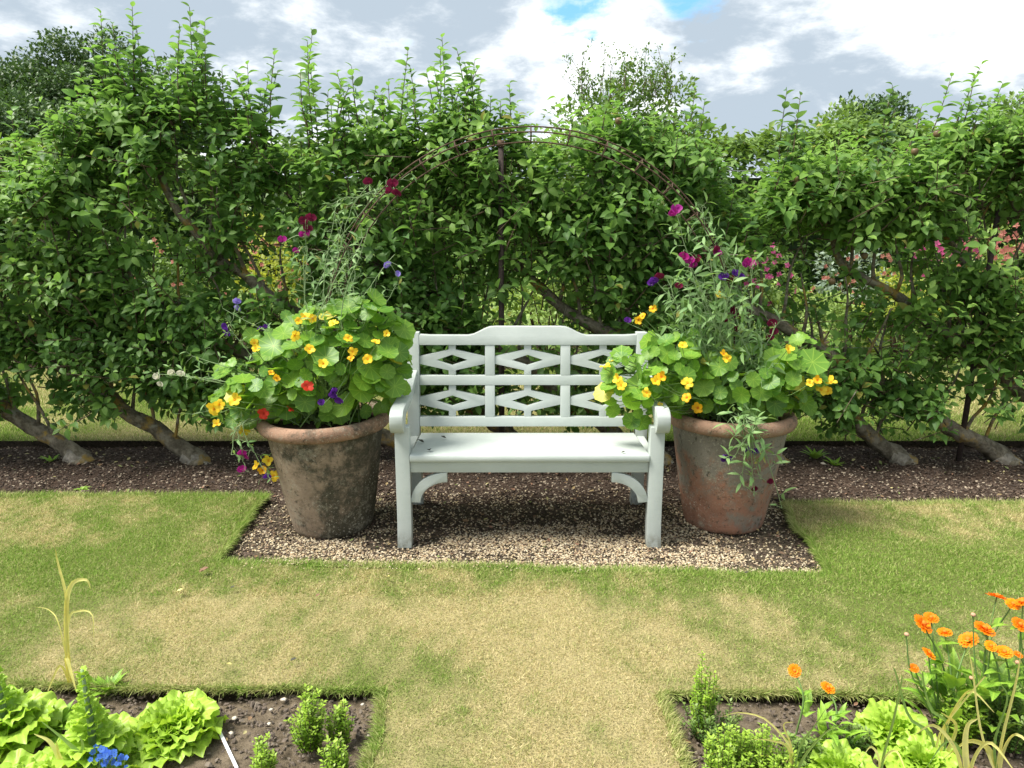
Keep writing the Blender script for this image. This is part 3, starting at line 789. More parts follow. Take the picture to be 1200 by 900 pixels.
def nasturtium(label, C, ells, nback, flowers, extra=()):
    """C: middle of the pot's soil"""
    root = thing('nasturtium_plant', label, 'plant', C, 'nasturtiums in the pots')
    P = []; Nn = []; Sz = []
    for (ex, ey, ax, ay, d0, bulge, n) in ells:
        cnt = 0; tries = 0
        while cnt < n and tries < n*60:
            tries += 1
            a = ru(0, 6.283); q = math.sqrt(rng.random()); x = ex+ax*q*math.cos(a); y = ey+ay*q*math.sin(a)
            d = d0-bulge*math.sqrt(max(0, 1-q*q))*ru(.55, 1.0)
            p = U(x, y, d); r = ru(.022, .054) if rng.random() < .82 else ru(.054, .076)
            if any(np.linalg.norm(p-o) < .50*(r+s)*.8 for o, s in zip(P, Sz)): continue
            out = unit(p-(C+np.array([0, .05, .05]))); nn = unit(out*.55+np.array([0, 0, .55])+np.array([0, -.42, 0])+rn(3)*.42)
            P.append(p); Sz.append(r); Nn.append(nn); cnt += 1
    for _ in range(nback):
        a = ru(.1, 3.04); p = C+np.array([math.cos(a)*ru(.15, .42), math.sin(a)*ru(.1, .38), ru(.02, .30)])
        P.append(p); Sz.append(ru(.03, .055)); Nn.append(unit(unit(p-C)+np.array([0, 0, .5])+rn(3)*.3))
    st = Acc(); i = 0
    for p, r, nn in zip(P, Sz, Nn):
        f = unit(np.cross(nn, rn(3)))
        place('leaf', (NAST_Y if rng.random() < .05 else NAST)[i % 5], root, p-C, f, nn, (r, r*ru(.88, 1.0), r)); i += 1
        b = C+np.array([rn()*.08, rn()*.08, -.0]); 
        m = (b+p)/2+np.array([0, 0, .06])+rn(3)*.02
        V, F = tube(curve([b, m, p-nn*.002], 6), [.0035, .0028, .0025, .0022, .002, .002], 4, closed=False); st.add(V, F)
    for (fx, fy, kind, sz) in flowers:
        q = min(((ex-fx)/ax)**2+((ey-fy)/ay)**2 for (ex, ey, ax, ay, *_) in ells)
        e = ells[0]; d = e[4]-(e[5]+.07)*math.sqrt(max(.12, 1-min(q, 1.)))
        p = U(fx, fy, d); nn = unit(unit(camv-p)*.8+np.array([0, 0, .35])+rn(3)*.30)
        place('flower', NF[kind][rng.integers(3)], root, p-C, unit(np.cross(nn, rn(3))), nn, sz*ru(.85, 1.12))
        b = p+(C-p)*.5; V, F = tube(curve([b, (b+p)/2+rn(3)*.02, p-nn*.01], 5), .0018, 4, closed=False); st.add(V, F)
    st.build('stems', M['green_stem'], root, C, kind='stuff')
    return root
CL = PL+np.array([0, 0, .575]); CR = PR+np.array([0, 0, .575])
yl = PL[1]; yr = PR[1]
Y, O_, R_ = 'y_pet', 'o_pet', 'r_pet'
nasturtium('bright green nasturtium with round leaves and yellow flowers filling the left pot', CL,
    [(375, 430, 100, 72, yl+.02, .34, 130), (418, 388, 58, 44, yl-.02, .22, 42), (300, 455, 50, 42, yl-.05, .22, 38), (270, 478, 26, 22, yl-.1, .12, 10), (447, 430, 38, 52, yl+.0, .25, 34)], 40,
    [(358, 371, Y, .024), (350, 376, Y, .02), (366, 373, Y, .02), (345, 393, Y, .024), (298, 402, Y, .024), (300, 409, Y, .02), (391, 379, Y, .022), (408, 397, Y, .024), (413, 412, Y, .024), (411, 420, O_, .02), (440, 401, Y, .022), (431, 421, Y, .024),
     (379, 426, Y, .024), (275, 469, Y, .030), (251, 479, Y, .030), (257, 474, Y, .024), (285, 506, Y, .026), (254, 497, Y, .022), (315, 540, Y, .026), (308, 551, O_, .024), (321, 558, Y, .026), (300, 546, Y, .022), (363, 409, Y, .022), (453, 391, Y, .018),
     (360, 453, R_, .026), (309, 485, R_, .028), (324, 443, O_, .02), (318, 437, O_, .018), (340, 480, R_, .018)])
nasturtium('yellow flowered nasturtium spilling over the bench arm from the right pot', CR,
    [(870, 450, 92, 48, yr+.02, .34, 95), (752, 452, 44, 48, yr-.10, .20, 44), (790, 440, 50, 52, yr-.02, .28, 46), (928, 438, 42, 48, yr-.02, .24, 42), (715, 445, 14, 20, yr-.12, .08, 5)], 40,
    [(753, 371, O_, .024), (748, 375, O_, .022), (765, 362, O_, .02), (800, 405, Y, .024), (852, 420, Y, .024), (848, 415, O_, .02), (709, 430, Y, .024), (715, 425, O_, .022), (719, 421, Y, .022), (724, 444, Y, .026), (728, 452, Y, .022),
     (768, 447, Y, .024), (775, 442, O_, .024), (758, 460, Y, .024), (773, 476, Y, .02), (818, 478, O_, .028), (806, 449, Y, .026), (805, 466, O_, .022), (841, 344, Y, .02), (924, 409, Y, .02), (962, 457, Y, .028), (974, 448, Y, .028), (949, 449, Y, .022), (958, 446, O_, .02), (970, 458, Y, .022)])

# ------------------------------------------------------------------ sweet peas
def pea_tpl(mat):
    A = Acc()
    V = []; F = []; n = 9                   # upright two lobed standard
    for i in range(5):
        t = i/4
        for j in range(n):
            u = -1+2*j/(n-1); w = .95*math.sin(math.pi*(.12+.80*t))**.7
            V.append((u*w, .22*(1-abs(u))-.35*u*u*.5-.15*t+.1*math.sin(4*u+3*t), -.15+1.25*t-.18*(abs(u) < .15)*t+.06*math.sin(7*u)))
    for i in range(4):
        for j in range(n-1): a = i*n+j; F += [(a, a+1, a+n+1), (a, a+n+1, a+n)]
    A.add(V, F)
    for s in (-1, 1):                        # wings
        tv, tf = leaf_tpl(.75, -.1, .25, 3); v = tv*np.array([.85, .8, .8]); v = np.c_[v[:, 1]*.8+s*.12+s*.25*v[:, 0], -.15-.55*v[:, 0], .1+.35*v[:, 0]+v[:, 2]]; A.add(v, tf)
    V, F = tube([(0, .05, -.2), (0, -.2, -.05), (0, -.4, .15)], [.08, .12, .03], 5); A.add(V, F)
    return A.mesh('sweet_pea_flower', mat)
PEA = {k: pea_tpl(M[k]) for k in ('magenta', 'maroon', 'violet', 'lavender', 'white_pet')}
def arch_pt(t, R0=1.0):
    """t angle from the left foot"""
    c = (CL[0]+CR[0])/2; return np.array([c-R0*math.cos(t), (yl+yr)/2, .95+R0*math.sin(t)])
PEALEAF = leaf_tpl(.28, .25, .1, 2)
def sweet_pea(label, C, vines, flowers, depth, ls=1.):
    root = thing('sweet_pea_plant', label, 'plant', C, 'sweet peas climbing from the pots')
    st = Acc(); lf = Acc(); allp = []
    for pts in vines:
        P = curve(pts, max(8, int(sum(np.linalg.norm(np.diff(np.array(pts), axis=0), axis=1))/.045)))
        P = P + np.cumsum(rn(*P.shape)*.0045, 0)*np.linspace(0, 1, len(P))[:, None]
        V, F = tube(P, np.linspace(.0030, .0014, len(P)), 4, closed=False); st.add(V, F); allp.append(P)
        for i in range(2, len(P)):
            if rng.random() < .97:
                d = unit(rn(3)*np.array([1, .8, .6])+np.array([0, -.2, .25])); pe = P[i]+d*ru(.02, .05)
                V, F = tube([P[i], pe], .0011, 3, closed=False); st.add(V, F)
                sd = unit(np.cross(d, rn(3)))
                for s in (-1, 1):
                    lf.inst(PEALEAF, [pe], [unit(d*.6+sd*s*.8)], [unit(rn(3)*.5+np.array([0, -.3, 1]))], [ru(.040, .078)*ls], tone=rng.random(1))
            if rng.random() < .45:            # tendril
                d = unit(rn(3)+np.array([0, -.3, .3])); L = ru(.05, .10); tt = np.linspace(0, 1, 9)
                e = unit(np.cross(d, rn(3))); q = P[i]+d*(tt*L)[:, None]+e*(np.sin(tt*7)*tt*.012)[:, None]+np.array([0, 0, -1])*(tt**2*.02)[:, None]
                V, F = tube(q, .0008, 3, closed=False); st.add(V, F)
    ap = np.vstack(allp)
    for (fx, fy, kind, sz, *dd) in flowers:
        p = U(fx, fy, dd[0] if dd else depth); j = np.argmin(np.linalg.norm(ap-p, axis=1)); b = ap[j]
        m = (b+p)/2+np.array([0, 0, .02])+rn(3)*.01
        V, F = tube(curve([b, m, p-np.array([0, 0, sz*.3])], 7), .0015, 4, closed=False); st.add(V, F)
        f = unit(np.array([1, rn()*.5, rn()*.3])); up = unit(np.array([rn()*.3, rn()*.3, 1.]))
        place('flower', PEA[kind], root, p-C, f, up, sz)
    st.build('stems', M['pea_stem'], root, C, kind='stuff'); lf.build('leaves', M['pea_leaf'], root, C, kind='stuff')
Mg, Mr, Vi, La, Wh = 'magenta', 'maroon', 'violet', 'lavender', 'white_pet'
def UL(px, py, o=0.0): return U(px, py, yl-.05+o)
def UR(px, py, o=0.0): return U(px, py, yr-.05+o)
vl = []
for k in range(5):                          # up the arch
    e = ru(.35, 1.0); pts = [CL+np.array([rn()*.06, rn()*.05, 0])]
    for t in np.linspace(.15, .15+.75*e, 5): q = arch_pt(t)+rn(3)*.07; pts.append(q)
    vl.append(pts)
for tgt in ((455, 300), (470, 330), (440, 270), (405, 300), (350, 290), (360, 270), (275, 360), (262, 385), (185, 445), (210, 437), (235, 480), (225, 420), (420, 250), (395, 240)):
    tgt = UL(tgt[0]+rn()*4, tgt[1], rn()*.08); vl.append([CL+np.array([rn()*.1, rn()*.06, .0]), (CL+tgt)/2+np.array([rn()*.04, -.05, .05]), tgt])
for tgt in ((285, 545), (310, 560), (270, 530)):
    tgt = UL(*tgt, -.22); vl.append([CL+np.array([-.15, -.1, .03]), CL+np.array([-.36, -.22, .03]), tgt])
sweet_pea('grey green sweet pea climbing the arch from the left pot, mostly maroon and lavender flowers', CL, vl,
    [(432, 215, Mr, .026), (460, 218, Mr, .030), (465, 228, Mr, .028), (455, 226, Mr, .024), (357, 262, Mr, .030), (364, 258, Mr, .028), (360, 270, Mr, .026), (331, 283, Mg, .024), (354, 277, Mg, .022), (361, 276, Mg, .022), (348, 296, Mg, .022), (455, 312, La, .022), (466, 323, La, .02),
     (277, 355, La, .022), (280, 363, La, .024), (265, 386, Vi, .028), (266, 393, Vi, .022), (392, 466, Vi, .028, yl-.36), (399, 472, Vi, .026, yl-.36), (377, 474, Vi, .022, yl-.35), (390, 460, Vi, .022, yl-.36), (284, 533, Mg, .024, yl-.28), (290, 537, Mg, .02, yl-.28), (284, 552, Mg, .024, yl-.28), (313, 560, Vi, .022, yl-.28), (185, 443, Wh, .024), (203, 438, Wh, .024), (211, 440, Wh, .022), (188, 452, Wh, .020), (306, 387, Vi, .02), (313, 384, Vi, .018)], yl-.08, .68)
vr = []
for k in range(4):
    e = ru(.3, .95); pts = [CR+np.array([rn()*.06, rn()*.05, 0])]
    for t in np.linspace(math.pi-.15, math.pi-.15-.65*e, 5): pts.append(arch_pt(t)+rn(3)*.035)
    vr.append(pts)
for tgt in [(793, 255), (800, 300), (815, 308), (838, 297), (877, 311), (768, 325), (850, 322), (860, 365), (905, 380), (785, 330), (830, 340), (880, 350), (895, 400), (810, 350), (845, 290), (900, 430), (860, 400), (820, 380), (872, 430), (915, 455), (840, 330), (800, 330), (825, 310), (870, 390), (850, 370), (835, 420), (885, 380), (775, 380), (790, 400), (800, 370), (815, 395), (830, 365), (845, 350), (870, 360), (880, 410), (900, 445), (860, 440), (845, 400), (825, 350), (805, 335), (780, 360), (890, 395), (865, 415), (910, 425), (820, 440)]:
    tgt = UR(tgt[0]+rn()*5, tgt[1]+rn()*4, rn()*.08-.04); vr.append([CR+np.array([rn()*.1, rn()*.06, 0]), (CR+tgt)/2+np.array([rn()*.06, -.08, .04]), tgt])
for tgt in ((852, 540), (885, 535), (885, 580), (895, 560), (870, 560), (900, 590), (880, 515)):
    t2 = UR(*tgt, -.27); vr.append([CR+np.array([.05, -.15, .03]), UR(870+rn()*8, 492, -.33), UR((tgt[0]+875)/2, 520, -.30), t2])
sweet_pea('tangled grey green sweet pea over the right pot, magenta and dark maroon flowers', CR, vr,
    [(793, 248, Mg, .032), (789, 252, Mg, .024), (800, 303, Mg, .028), (808, 308, Mg, .028), (816, 306, Mr, .028), (812, 313, Mg, .024), (838, 295, Mr, .026), (841, 299, Mg, .022), (877, 310, Mg, .030), (873, 312, Mg, .024), (766, 331, Vi, .028), (772, 326, Mr, .028), (763, 334, Vi, .022), (848, 327, Vi, .028), (861, 322, Vi, .024), (855, 329, Mr, .026), (868, 326, Vi, .022), (795, 337, Mr, .022),
     (857, 367, Mr, .030), (863, 372, Mr, .028), (855, 379, Mr, .024), (860, 388, Mr, .030), (904, 381, Mr, .028), (906, 391, Mr, .026), (902, 398, Mr, .024), (888, 406, Mr, .022), (851, 540, Vi, .030, yr-.33), (847, 537, Vi, .024, yr-.33), (875, 529, Vi, .02, yr-.33), (887, 531, Vi, .022, yr-.33), (882, 574, Mr, .022, yr-.30), (901, 566, Mr, .022, yr-.30), (735, 377, Vi, .02)], yr-.12)

# ------------------------------------------------------------------ iron arch, posts, wires
arch = thing('iron_garden_arch', 'rusty iron hoop arch rising over the bench from pot to pot', 'arch', arch_pt(0.)*np.array([1, 1, 0]) + np.array([1.0, 0, 0]))
AO = np.array(arch.location); TT = np.linspace(-.32, math.pi+.32, 61)
def arc(Rr, dy, n=61):
    out = []
    for t in np.linspace(0, math.pi, n): q = arch_pt(t, Rr); q[1] += dy; out.append(q)
    a = out[0].copy(); a[2] = .55; b = out[-1].copy(); b[2] = .55
    return np.vstack([[a], out, [b]])
for Rr, dy in ((1.03, .05), (.995, -.06), (.96, .05)):
    V, F = tube(arc(Rr, dy), .0038, 6); A = Acc(); A.add(V, F); A.build('hoop_rod', M['rust'], arch, AO)
for t in np.linspace(.12, math.pi-.12, 17):
    A = Acc(); a, b, c = arch_pt(t, 1.03), arch_pt(t, .995), arch_pt(t, .96); a[1] += .05; b[1] -= .06; c[1] += .05
    V, F = tube([a, c], .0038, 5); A.add(V, F); V, F = tube([a, b], .0022, 5); A.add(V, F); V, F = tube([b, c], .0022, 5); A.add(V, F)
    A.build('rung', M['rust'], arch, AO)
TY = 4.80
def post(px, ztop, label, lean=0):
    x = U(px, 500, TY+.02)[0]; p = thing('fence_post', label, 'post', (x, TY+.02, 0), 'iron posts along the apple tree row')
    A = Acc(); V, F = tube([(x, TY+.02, -.05), (x+lean*.5, TY+.02, ztop*.5), (x+lean, TY+.02, ztop)], [.018, .017, .016], 8); A.add(V, F); A.build('shaft', M['post'], p, (x, TY+.02, 0))
    A = Acc(); V, F = tube([(x+lean, TY+.02, ztop-.002), (x+lean, TY+.02, ztop+.035)], [.021, .020], 8); A.add(V, F); A.build('cap', M['rust'], p, (x, TY+.02, 0))
    return x
TY -= .26; post(588, U(588, 165, TY)[2]-.03, 'dark brown iron post rising behind the middle of the bench')
TY += .17; post(1128, 1.75, 'dark brown post in the mulch between the two right hand leaning trunks', .05); TY += .09
x0 = -6.0
for z, lb in ((1.83, 'topmost thin wire strung along the apple trees'), (1.30, 'middle thin wire strung along the apple trees'), (.75, 'lowest thin wire strung along the apple trees')):
    pts = [(x, TY+.045, z+.01*math.sin(x*2)) for x in np.linspace(-6, 6, 25)]
    A = Acc(); V, F = tube(pts, .0018, 4); A.add(V, F)
    o = A.build('training_wire', M['wire'], origin=(0, TY, 0)); o['label'] = lb; o['category'] = 'wire'; o['group'] = 'wires along the apple tree row'

# ------------------------------------------------------------------ apple trees
tops = [(-200, 190), (0, 200), (70, 190), (95, 125), (150, 95), (250, 105), (300, 145), (350, 170), (400, 145), (450, 135), (550, 118), (610, 135), (640, 170), (700, 128), (800, 150), (830, 165), (850, 215), (890, 225), (915, 180), (960, 172), (1040, 178), (1065, 165), (1120, 140), (1200, 130), (1400, 130), (1700, 140)]
bots = [(-200, 500), (0, 495), (60, 512), (130, 488), (200, 505), (300, 488), (430, 482), (700, 484), (900, 480), (960, 500), (1000, 505), (1060, 512), (1100, 485), (1200, 480), (1700, 480)]
tx = np.array([U(a, b, TY) for a, b in tops]); bx_ = np.array([U(a, b, TY) for a, b in bots])
def topZ(x): return np.interp(x, tx[:, 0], tx[:, 2])-.13
def botZ(x): return np.interp(x, bx_[:, 0], bx_[:, 2])
WIN = []
for (a, b, c, d, pr_) in ((285, 275, 365, 335, .93), (150, 265, 200, 290, .6), (945, 285, 1065, 345, .93), (825, 190, 900, 250, .9), (1080, 280, 1130, 310, .6), (640, 215, 700, 240, .6), (600, 330, 650, 378, .5), (1090, 360, 1130, 380, .4)  , (262, 312, 365, 372, .8), (560, 285, 690, 380, .15), (870, 285, 1130, 425, .50), (1075, 425, 1210, 505, .6), (100, 250, 260, 300, .4), (920, 265, 965, 325, .6), (1120, 170, 1160, 400, .4)):
    p0, p1 = U(a, d, TY), U(c, b, TY); WIN.append((p0[0], p0[2], p1[0], p1[2], pr_))
def keep(x, z, y):
    k = (z < topZ(x)) & (z > botZ(x))
    k &= rng.random(len(x)) < smooth(.28, .50, vnoise(x*1.0+y*.6, z*1.3, 77, 4, 5.))*.93+.07
    for (x0, z0, x1, z1, p) in WIN:
        ins = smooth(0, .12, x-x0+.06)*smooth(0, .12, x1-x+.06)*smooth(0, .10, z-z0+.05)*smooth(0, .10, z1-z+.05)
        k &= rng.random(len(x)) > ins*p
    return k
def foliage(A, R0, D0, Lmin, Lmax, nleaf, size, young_lit):
    """twigs with spirally set leaves; R0 roots, D0 directions"""
    n = len(R0); tv_ = rn(n)*.16; sv_ = ru(.72, 1.30, n); L = ru(Lmin, Lmax, n); D0 = unit(D0)  # tv_ shifts tone per twig, so some twigs look backlit by colour
    e1 = unit(np.cross(D0, rn(n, 3))); e2 = np.cross(D0, e1)
    for j in range(nleaf):
        t = (j+.6)/nleaf; k = rng.random(n) < .94
        a = j*2.4+rng.random(n)*.8
        rad = e1*np.cos(a)[:, None]+e2*np.sin(a)[:, None]
        P = R0+D0*(L*t)[:, None]+rad*.012
        F = unit(D0*(.25+.5*t)+rad*.95+np.array([0, 0, -.10])+rn(n, 3)*.15)
        N = unit(D0*.6+np.array([0, -.15, .75])-rad*.1+rn(n, 3)*.22)
        s = size*sv_*ru(.8, 1.2, n)*(1-.35*t*t)
        tone = np.clip(young_lit*(.15+.85*t**2)+tv_+rn(n)*.07, 0, 1)
        q = rng.integers(0, 3, n)
        for i in range(3):
            kk = k & (q == i); A.inst(LEAF[i], P[kk], F[kk], N[kk], s[kk], tone=tone[kk])
shoots_px = [(155, 8, 100, 0), (118, 16, 90, 0), (222, 8, 105, 0), (240, 25, 95, 0), (180, 62, 70, 0), (96, 80, 70, 0), (132, 50, 80, 0), (208, 50, 70, 0), (290, 76, 75, 0), (281, 90, 60, 0), (322, 60, 85, 0), (366, 36, 110, 0), (395, 85, 70, 0), (412, 78, 70, 0), (350, 110, 60, 0),
             (478, 60, 90, 0), (518, 44, 105, 0), (536, 60, 90, 0), (556, 72, 85, 0), (597, 98, 80, 0), (575, 115, 50, 0), (455, 95, 60, 0), (440, 105, 55, 0), (12, 125, 75, 0), (44, 140, 70, 0), (88, 155, 70, 1), (70, 175, 50, 1), (22, 150, 50, 0),
             (815, 104, 75, 0), (826, 118, 60, 0), (790, 130, 50, 0), (760, 140, 50, 0), (922, 106, 85, 1), (938, 112, 70, 1), (1046, 100, 110, 1), (1115, 90, 80, 0), (1150, 76, 95, 0), (1142, 90, 70, 0), (1175, 98, 70, 0), (1195, 110, 60, 0), (1080, 125, 60, 0), (1010, 150, 45, 0), (985, 150, 45, 0),
             (680, 120, 45, 0), (715, 110, 50, 0), (610, 150, 50, 0), (640, 170, 40, 0), (655, 145, 45, 0), (500, 85, 60, 0), (420, 110, 50, 0), (305, 110, 55, 0), (260, 80, 60, 0), (165, 60, 60, 0), (195, 75, 55, 0),
             (40, 215, 75, 2), (245, 188, 70, 2), (205, 235, 50, 2), (110, 235, 60, 2), (500, 215, 60, 2), (476, 240, 50, 2), (455, 195, 50, 2), (560, 190, 50, 2), (300, 325, 45, 2), (860, 222, 80, 2), (880, 255, 50, 2), (1085, 388, 50, 2), (1060, 400, 45, 2), (740, 225, 50, 2), (690, 255, 50, 2), (620, 235, 50, 2), (650, 310, 50, 2), (545, 345, 40, 2), (150, 195, 60, 2), (60, 330, 50, 2), (130, 320, 50, 2), (975, 400, 50, 2), (1035, 345, 50, 2), (1150, 260, 50, 2), (1010, 235, 50, 2), (395, 180, 50, 2)]
shoots_px += [(a+ru(-16, 16), b+ru(14, 45), c*ru(.6, .9), d) for (a, b, c, d) in shoots_px if d < 2 and b < 140]
shoots_px += [(a+ru(-14, 14), b+ru(8, 30), c*ru(.7, .95), 0) for (a, b, c, d) in shoots_px[:22] if b < 100]
shoots_px += [(a+ru(-22, 22), b+ru(25, 60), c*ru(.5, .8), d) for (a, b, c, d) in shoots_px[:22]]
def shoot_leaf_tpl(i):
    tv, tf = leaf_tpl([.55, .50, .60][i], [.30, .50, .15][i], [.2, .25, .15][i], 4)
    A = Acc(); A.add(tv, tf); return [A.mesh('shoot_leaf', M['shoot_leaf']), A.mesh('shoot_leaf', M['shoot_leaf_dark'])]
SL = [shoot_leaf_tpl(i) for i in range(3)]
base_px = [95, 230, 363, 496, 630, 764, 898, 1045, 1165, 1299, 1433, 1567, 1700]
names = ['leaning apple tree whose trunk foot is leftmost in the mulch', 'leaning apple tree second from left, pale foot just left of the pot',
         'leaning apple tree rooted just behind the left terracotta pot', 'leaning apple tree rooted behind the left end of the bench',
         'leaning apple tree rooted behind the middle of the bench', 'leaning apple tree rooted behind the right end of the bench',
         'leaning apple tree rooted behind the right terracotta pot', 'leaning apple tree with trunk foot just right of the right pot',
         'leaning apple tree whose pale foot stands beside the thin post at right', 'apple tree reaching in from beyond the right edge, its lower crown above the rightmost trunk',
         'apple tree from beyond the right edge, crown at mid height there', 'apple tree from beyond the right edge, forming the upper right crown',
         'apple tree from far beyond the right edge, only its top shoots in view']
trees = []
def trunk_path(bx, k):
    b = U(bx, 540, TY); x0 = b[0]; r = np.random.default_rng(50+k)
    pts = [np.array([x0+.06, TY-.10, -.03]), np.array([x0+.02, TY-.05, .03])]
    x, z = x0, .05; y = TY-.03; ang = R(33+r.uniform(-3, 3))
    while z < float(topZ(x))-.30 and z < 1.95:
        st = .16; a = ang + r.normal()*.10 + (R(24) if z > 1.25 else 0) + (R(18) if z > 1.55 else 0)
        x -= st*math.cos(a); z += st*math.sin(a); y += r.normal()*.018 + (TY-y)*.2
        pts.append(np.array([x, y, z]))
    return curve(pts, len(pts)*3)
paths = [trunk_path(b, k) for k, b in enumerate(base_px)]
NU = 8200
UNI = np.c_[ru(-4.0, 4.2, NU), TY+rn(NU)*.15, ru(.35, 2.6, NU)]
_t = topZ(UNI[:, 0]); _m = UNI[:, 2] > _t; UNI[_m, 2] = _t[_m]-np.abs(rn(_m.sum()))*.35
_D = np.stack([np.min(np.hypot(p[None, 6:, 0]-UNI[:, 0:1], .55*(p[None, 6:, 2]-UNI[:, 2:3])), axis=1) for p in paths], 1)
UNI_T = _D.argmin(1)
for k, (bpx, lab) in enumerate(zip(base_px, names)):
    P = paths[k]; base = np.array([P[0][0], TY, 0.])
    t = thing('apple_tree', lab, 'tree', base, 'leaning apple trees trained along wires')
    m = len(P); tt = np.linspace(0, 1, m)
    rad = .041*(1-tt)**.7+.012; rad[:6] += np.array([.020, .028, .022, .015, .009, .004])
    V, F = tube(P, rad, 14, .10); A = Acc(); A.add(V, F); A.build('trunk', M['bark'], t, base)
    # the gnarled pale foot
    A = Acc(); q = P[2]; V, F = tube([q+np.array([-.08, .01, .04]), q+np.array([-.02, -.02, .015]), q+np.array([.05, -.035, -.012]), q+np.array([.085, -.04, -.03])], [.052, .062, .045, .02], 10, .12); A.add(V, F)
    A.build('trunk_foot', M['heartwood'], t, base)
    # limbs
    limbs = []; A = Acc()
    for i in range(6, m-2, 3):
        p = P[i]; hgt = min(float(topZ(p[0]))-p[2]-.1, ru(.35, .60) if p[2] < 1.5 else 2)
        if hgt < .12: continue
        q = [p]; d = np.array([ru(-.35, .25), ru(-.45, .45), 1.])
        for s in range(4): d = unit(d+rn(3)*.22*np.array([1, 1, .3])+np.array([0, -d[1]*.25, .15])); q.append(q[-1]+d*hgt/4)
        c = curve(q, 9); limbs.append(c); V, F = tube(c, np.linspace(.013, .004, 9), 6, .08); A.add(V, F)
    A.build('branches', M['bark'], t, base)
    # foliage roots on limbs and trunk
    R0 = []; D0 = []
    lp = np.vstack(limbs+[P[5:]])
    n = 330; idx = rng.integers(0, len(lp), n)
    r0 = lp[idx]+np.c_[rn(n)*.09, rn(n)*.11, rn(n)*.10]
    d0 = np.c_[rn(n)*.55, np.sign(r0[:, 1]-TY+rn(n)*.08)*ru(.2, .9, n), ru(-.15, 1.0, n)]
    n2 = 170; idx = rng.integers(5, len(P), n2)      # foliage hanging below the trunk
    r2 = P[idx]+np.c_[rn(n2)*.08, rn(n2)*.13, -np.abs(rn(n2))*.10]; d2 = np.c_[rn(n2)*.6, rn(n2)*.6, ru(-.7, .5, n2)]
    r0 = np.vstack([r0, r2]); d0 = np.vstack([d0, d2])
    sel = UNI_T == k; r3 = UNI[sel]; m3 = len(r3)
    r0 = np.vstack([r0, r3]); d0 = np.vstack([d0, np.c_[rn(m3)*.5, np.sign(r3[:, 1]-TY)*ru(.1, .9, m3), ru(-.1, 1.2, m3)]])
    kk = keep(r0[:, 0], r0[:, 2], r0[:, 1]) & (r0[:, 0] > -4.3) & (r0[:, 0] < 4.4); r0, d0 = r0[kk], d0[kk]
    kt = (sel & (UNI[:, 2] > topZ(UNI[:, 0])-.45)) if True else sel; r4 = UNI[kt][::4].copy(); m4 = len(r4)
    if m4: r4[:, 2] = topZ(r4[:, 0])-ru(.02, .30, m4); r0 = np.vstack([r0, r4]); d0 = np.vstack([d0, np.c_[rn(m4)*.22, rn(m4)*.22, np.ones(m4)]])
    yg_lit = np.clip((r0[:, 2]-botZ(r0[:, 0]))/(topZ(r0[:, 0])-botZ(r0[:, 0])), 0, 1)
    yg_lit = np.clip(.12+.70*yg_lit**1.4+.22*smooth(.8, 2.2, r0[:, 0])+.75*(vnoise(r0[:, 0], r0[:, 2], 88, 3, 3.)-.5), .05, 1)  # leaf age plus painted light: bright clumps and right side, dark hollows
    A = Acc(); tw = Acc()
    if m4: foliage(A, r0[-m4:], d0[-m4:],   .14, .34, 10, .068, yg_lit[-m4:]); r0, d0, yg_lit = r0[:-m4], d0[:-m4], yg_lit[:-m4]
    if len(r0): foliage(A, r0, d0, .06, .20, 9, .069, yg_lit); A.build('crown', M['apple_leaf'], t, base, kind='stuff')
    for a, d in zip(r0[::2], unit(d0[::2])):
        V, F = tube([a-d*.10, a, a+d*.16], [.004, .003, .0015], 4, closed=False); tw.add(V, F)
    if len(r0): tw.build('twigs', M['twig'], t, base, kind='stuff')
    trees.append((t, base, P))
# long upright shoots, each with its own leaves, on the tree whose trunk passes nearest below
for (sx, sy, ln, kind) in shoots_px:
    d = TY+rn()*.10 if kind < 2 else TY-ru(.28, .38)
    tip = U(sx, sy, d); L = ln/FPX*d*1.15
    best = min(range(len(trees)), key=lambda i: min(abs(p[0]-tip[0])+.6*abs(p[2]-(tip[2]-L)) for p in trees[i][2]))
    t, base, P = trees[best]
    bend = np.array([rn()*.05, rn()*.03, 0]); b0 = tip-np.array([0, 0, L])+bend*1.5
    if kind == 2: b0 = b0+np.array([0, .12, 0])
    c = curve([b0, (b0+tip)/2+rn(3)*.012, tip], 12)
    A = Acc(); V, F = tube(c, np.linspace(.0048, .0016, 12), 5); A.add(V, F)
    sh = A.build('shoot', M['twig'], t, b0, loc=tuple(b0-base))
    n = int(L/.027); ph = ru(0, 6)
    for j in range(n):
        u = .10+.9*j/(n-1) if n > 1 else .5; q = c[min(11, int(u*11))]*(1-(u*11) % 1)+c[min(11, int(u*11)+1)]*((u*11) % 1)
        a = ph+j*2.4; s = ru(.080, .112)*(1-.50*u**3); el = ru(.1, .5)+.45*u**2
        f = unit(np.array([math.cos(a), math.sin(a), el])); nn = unit(np.array([-math.cos(a)*el*.7, -math.sin(a)*el*.7, 1.])+rn(3)*.38)
        place('leaf', SL[rng.integers(3)][1 if kind == 1 or rng.random() < .25 else 0], sh, q-b0, f, nn, s)
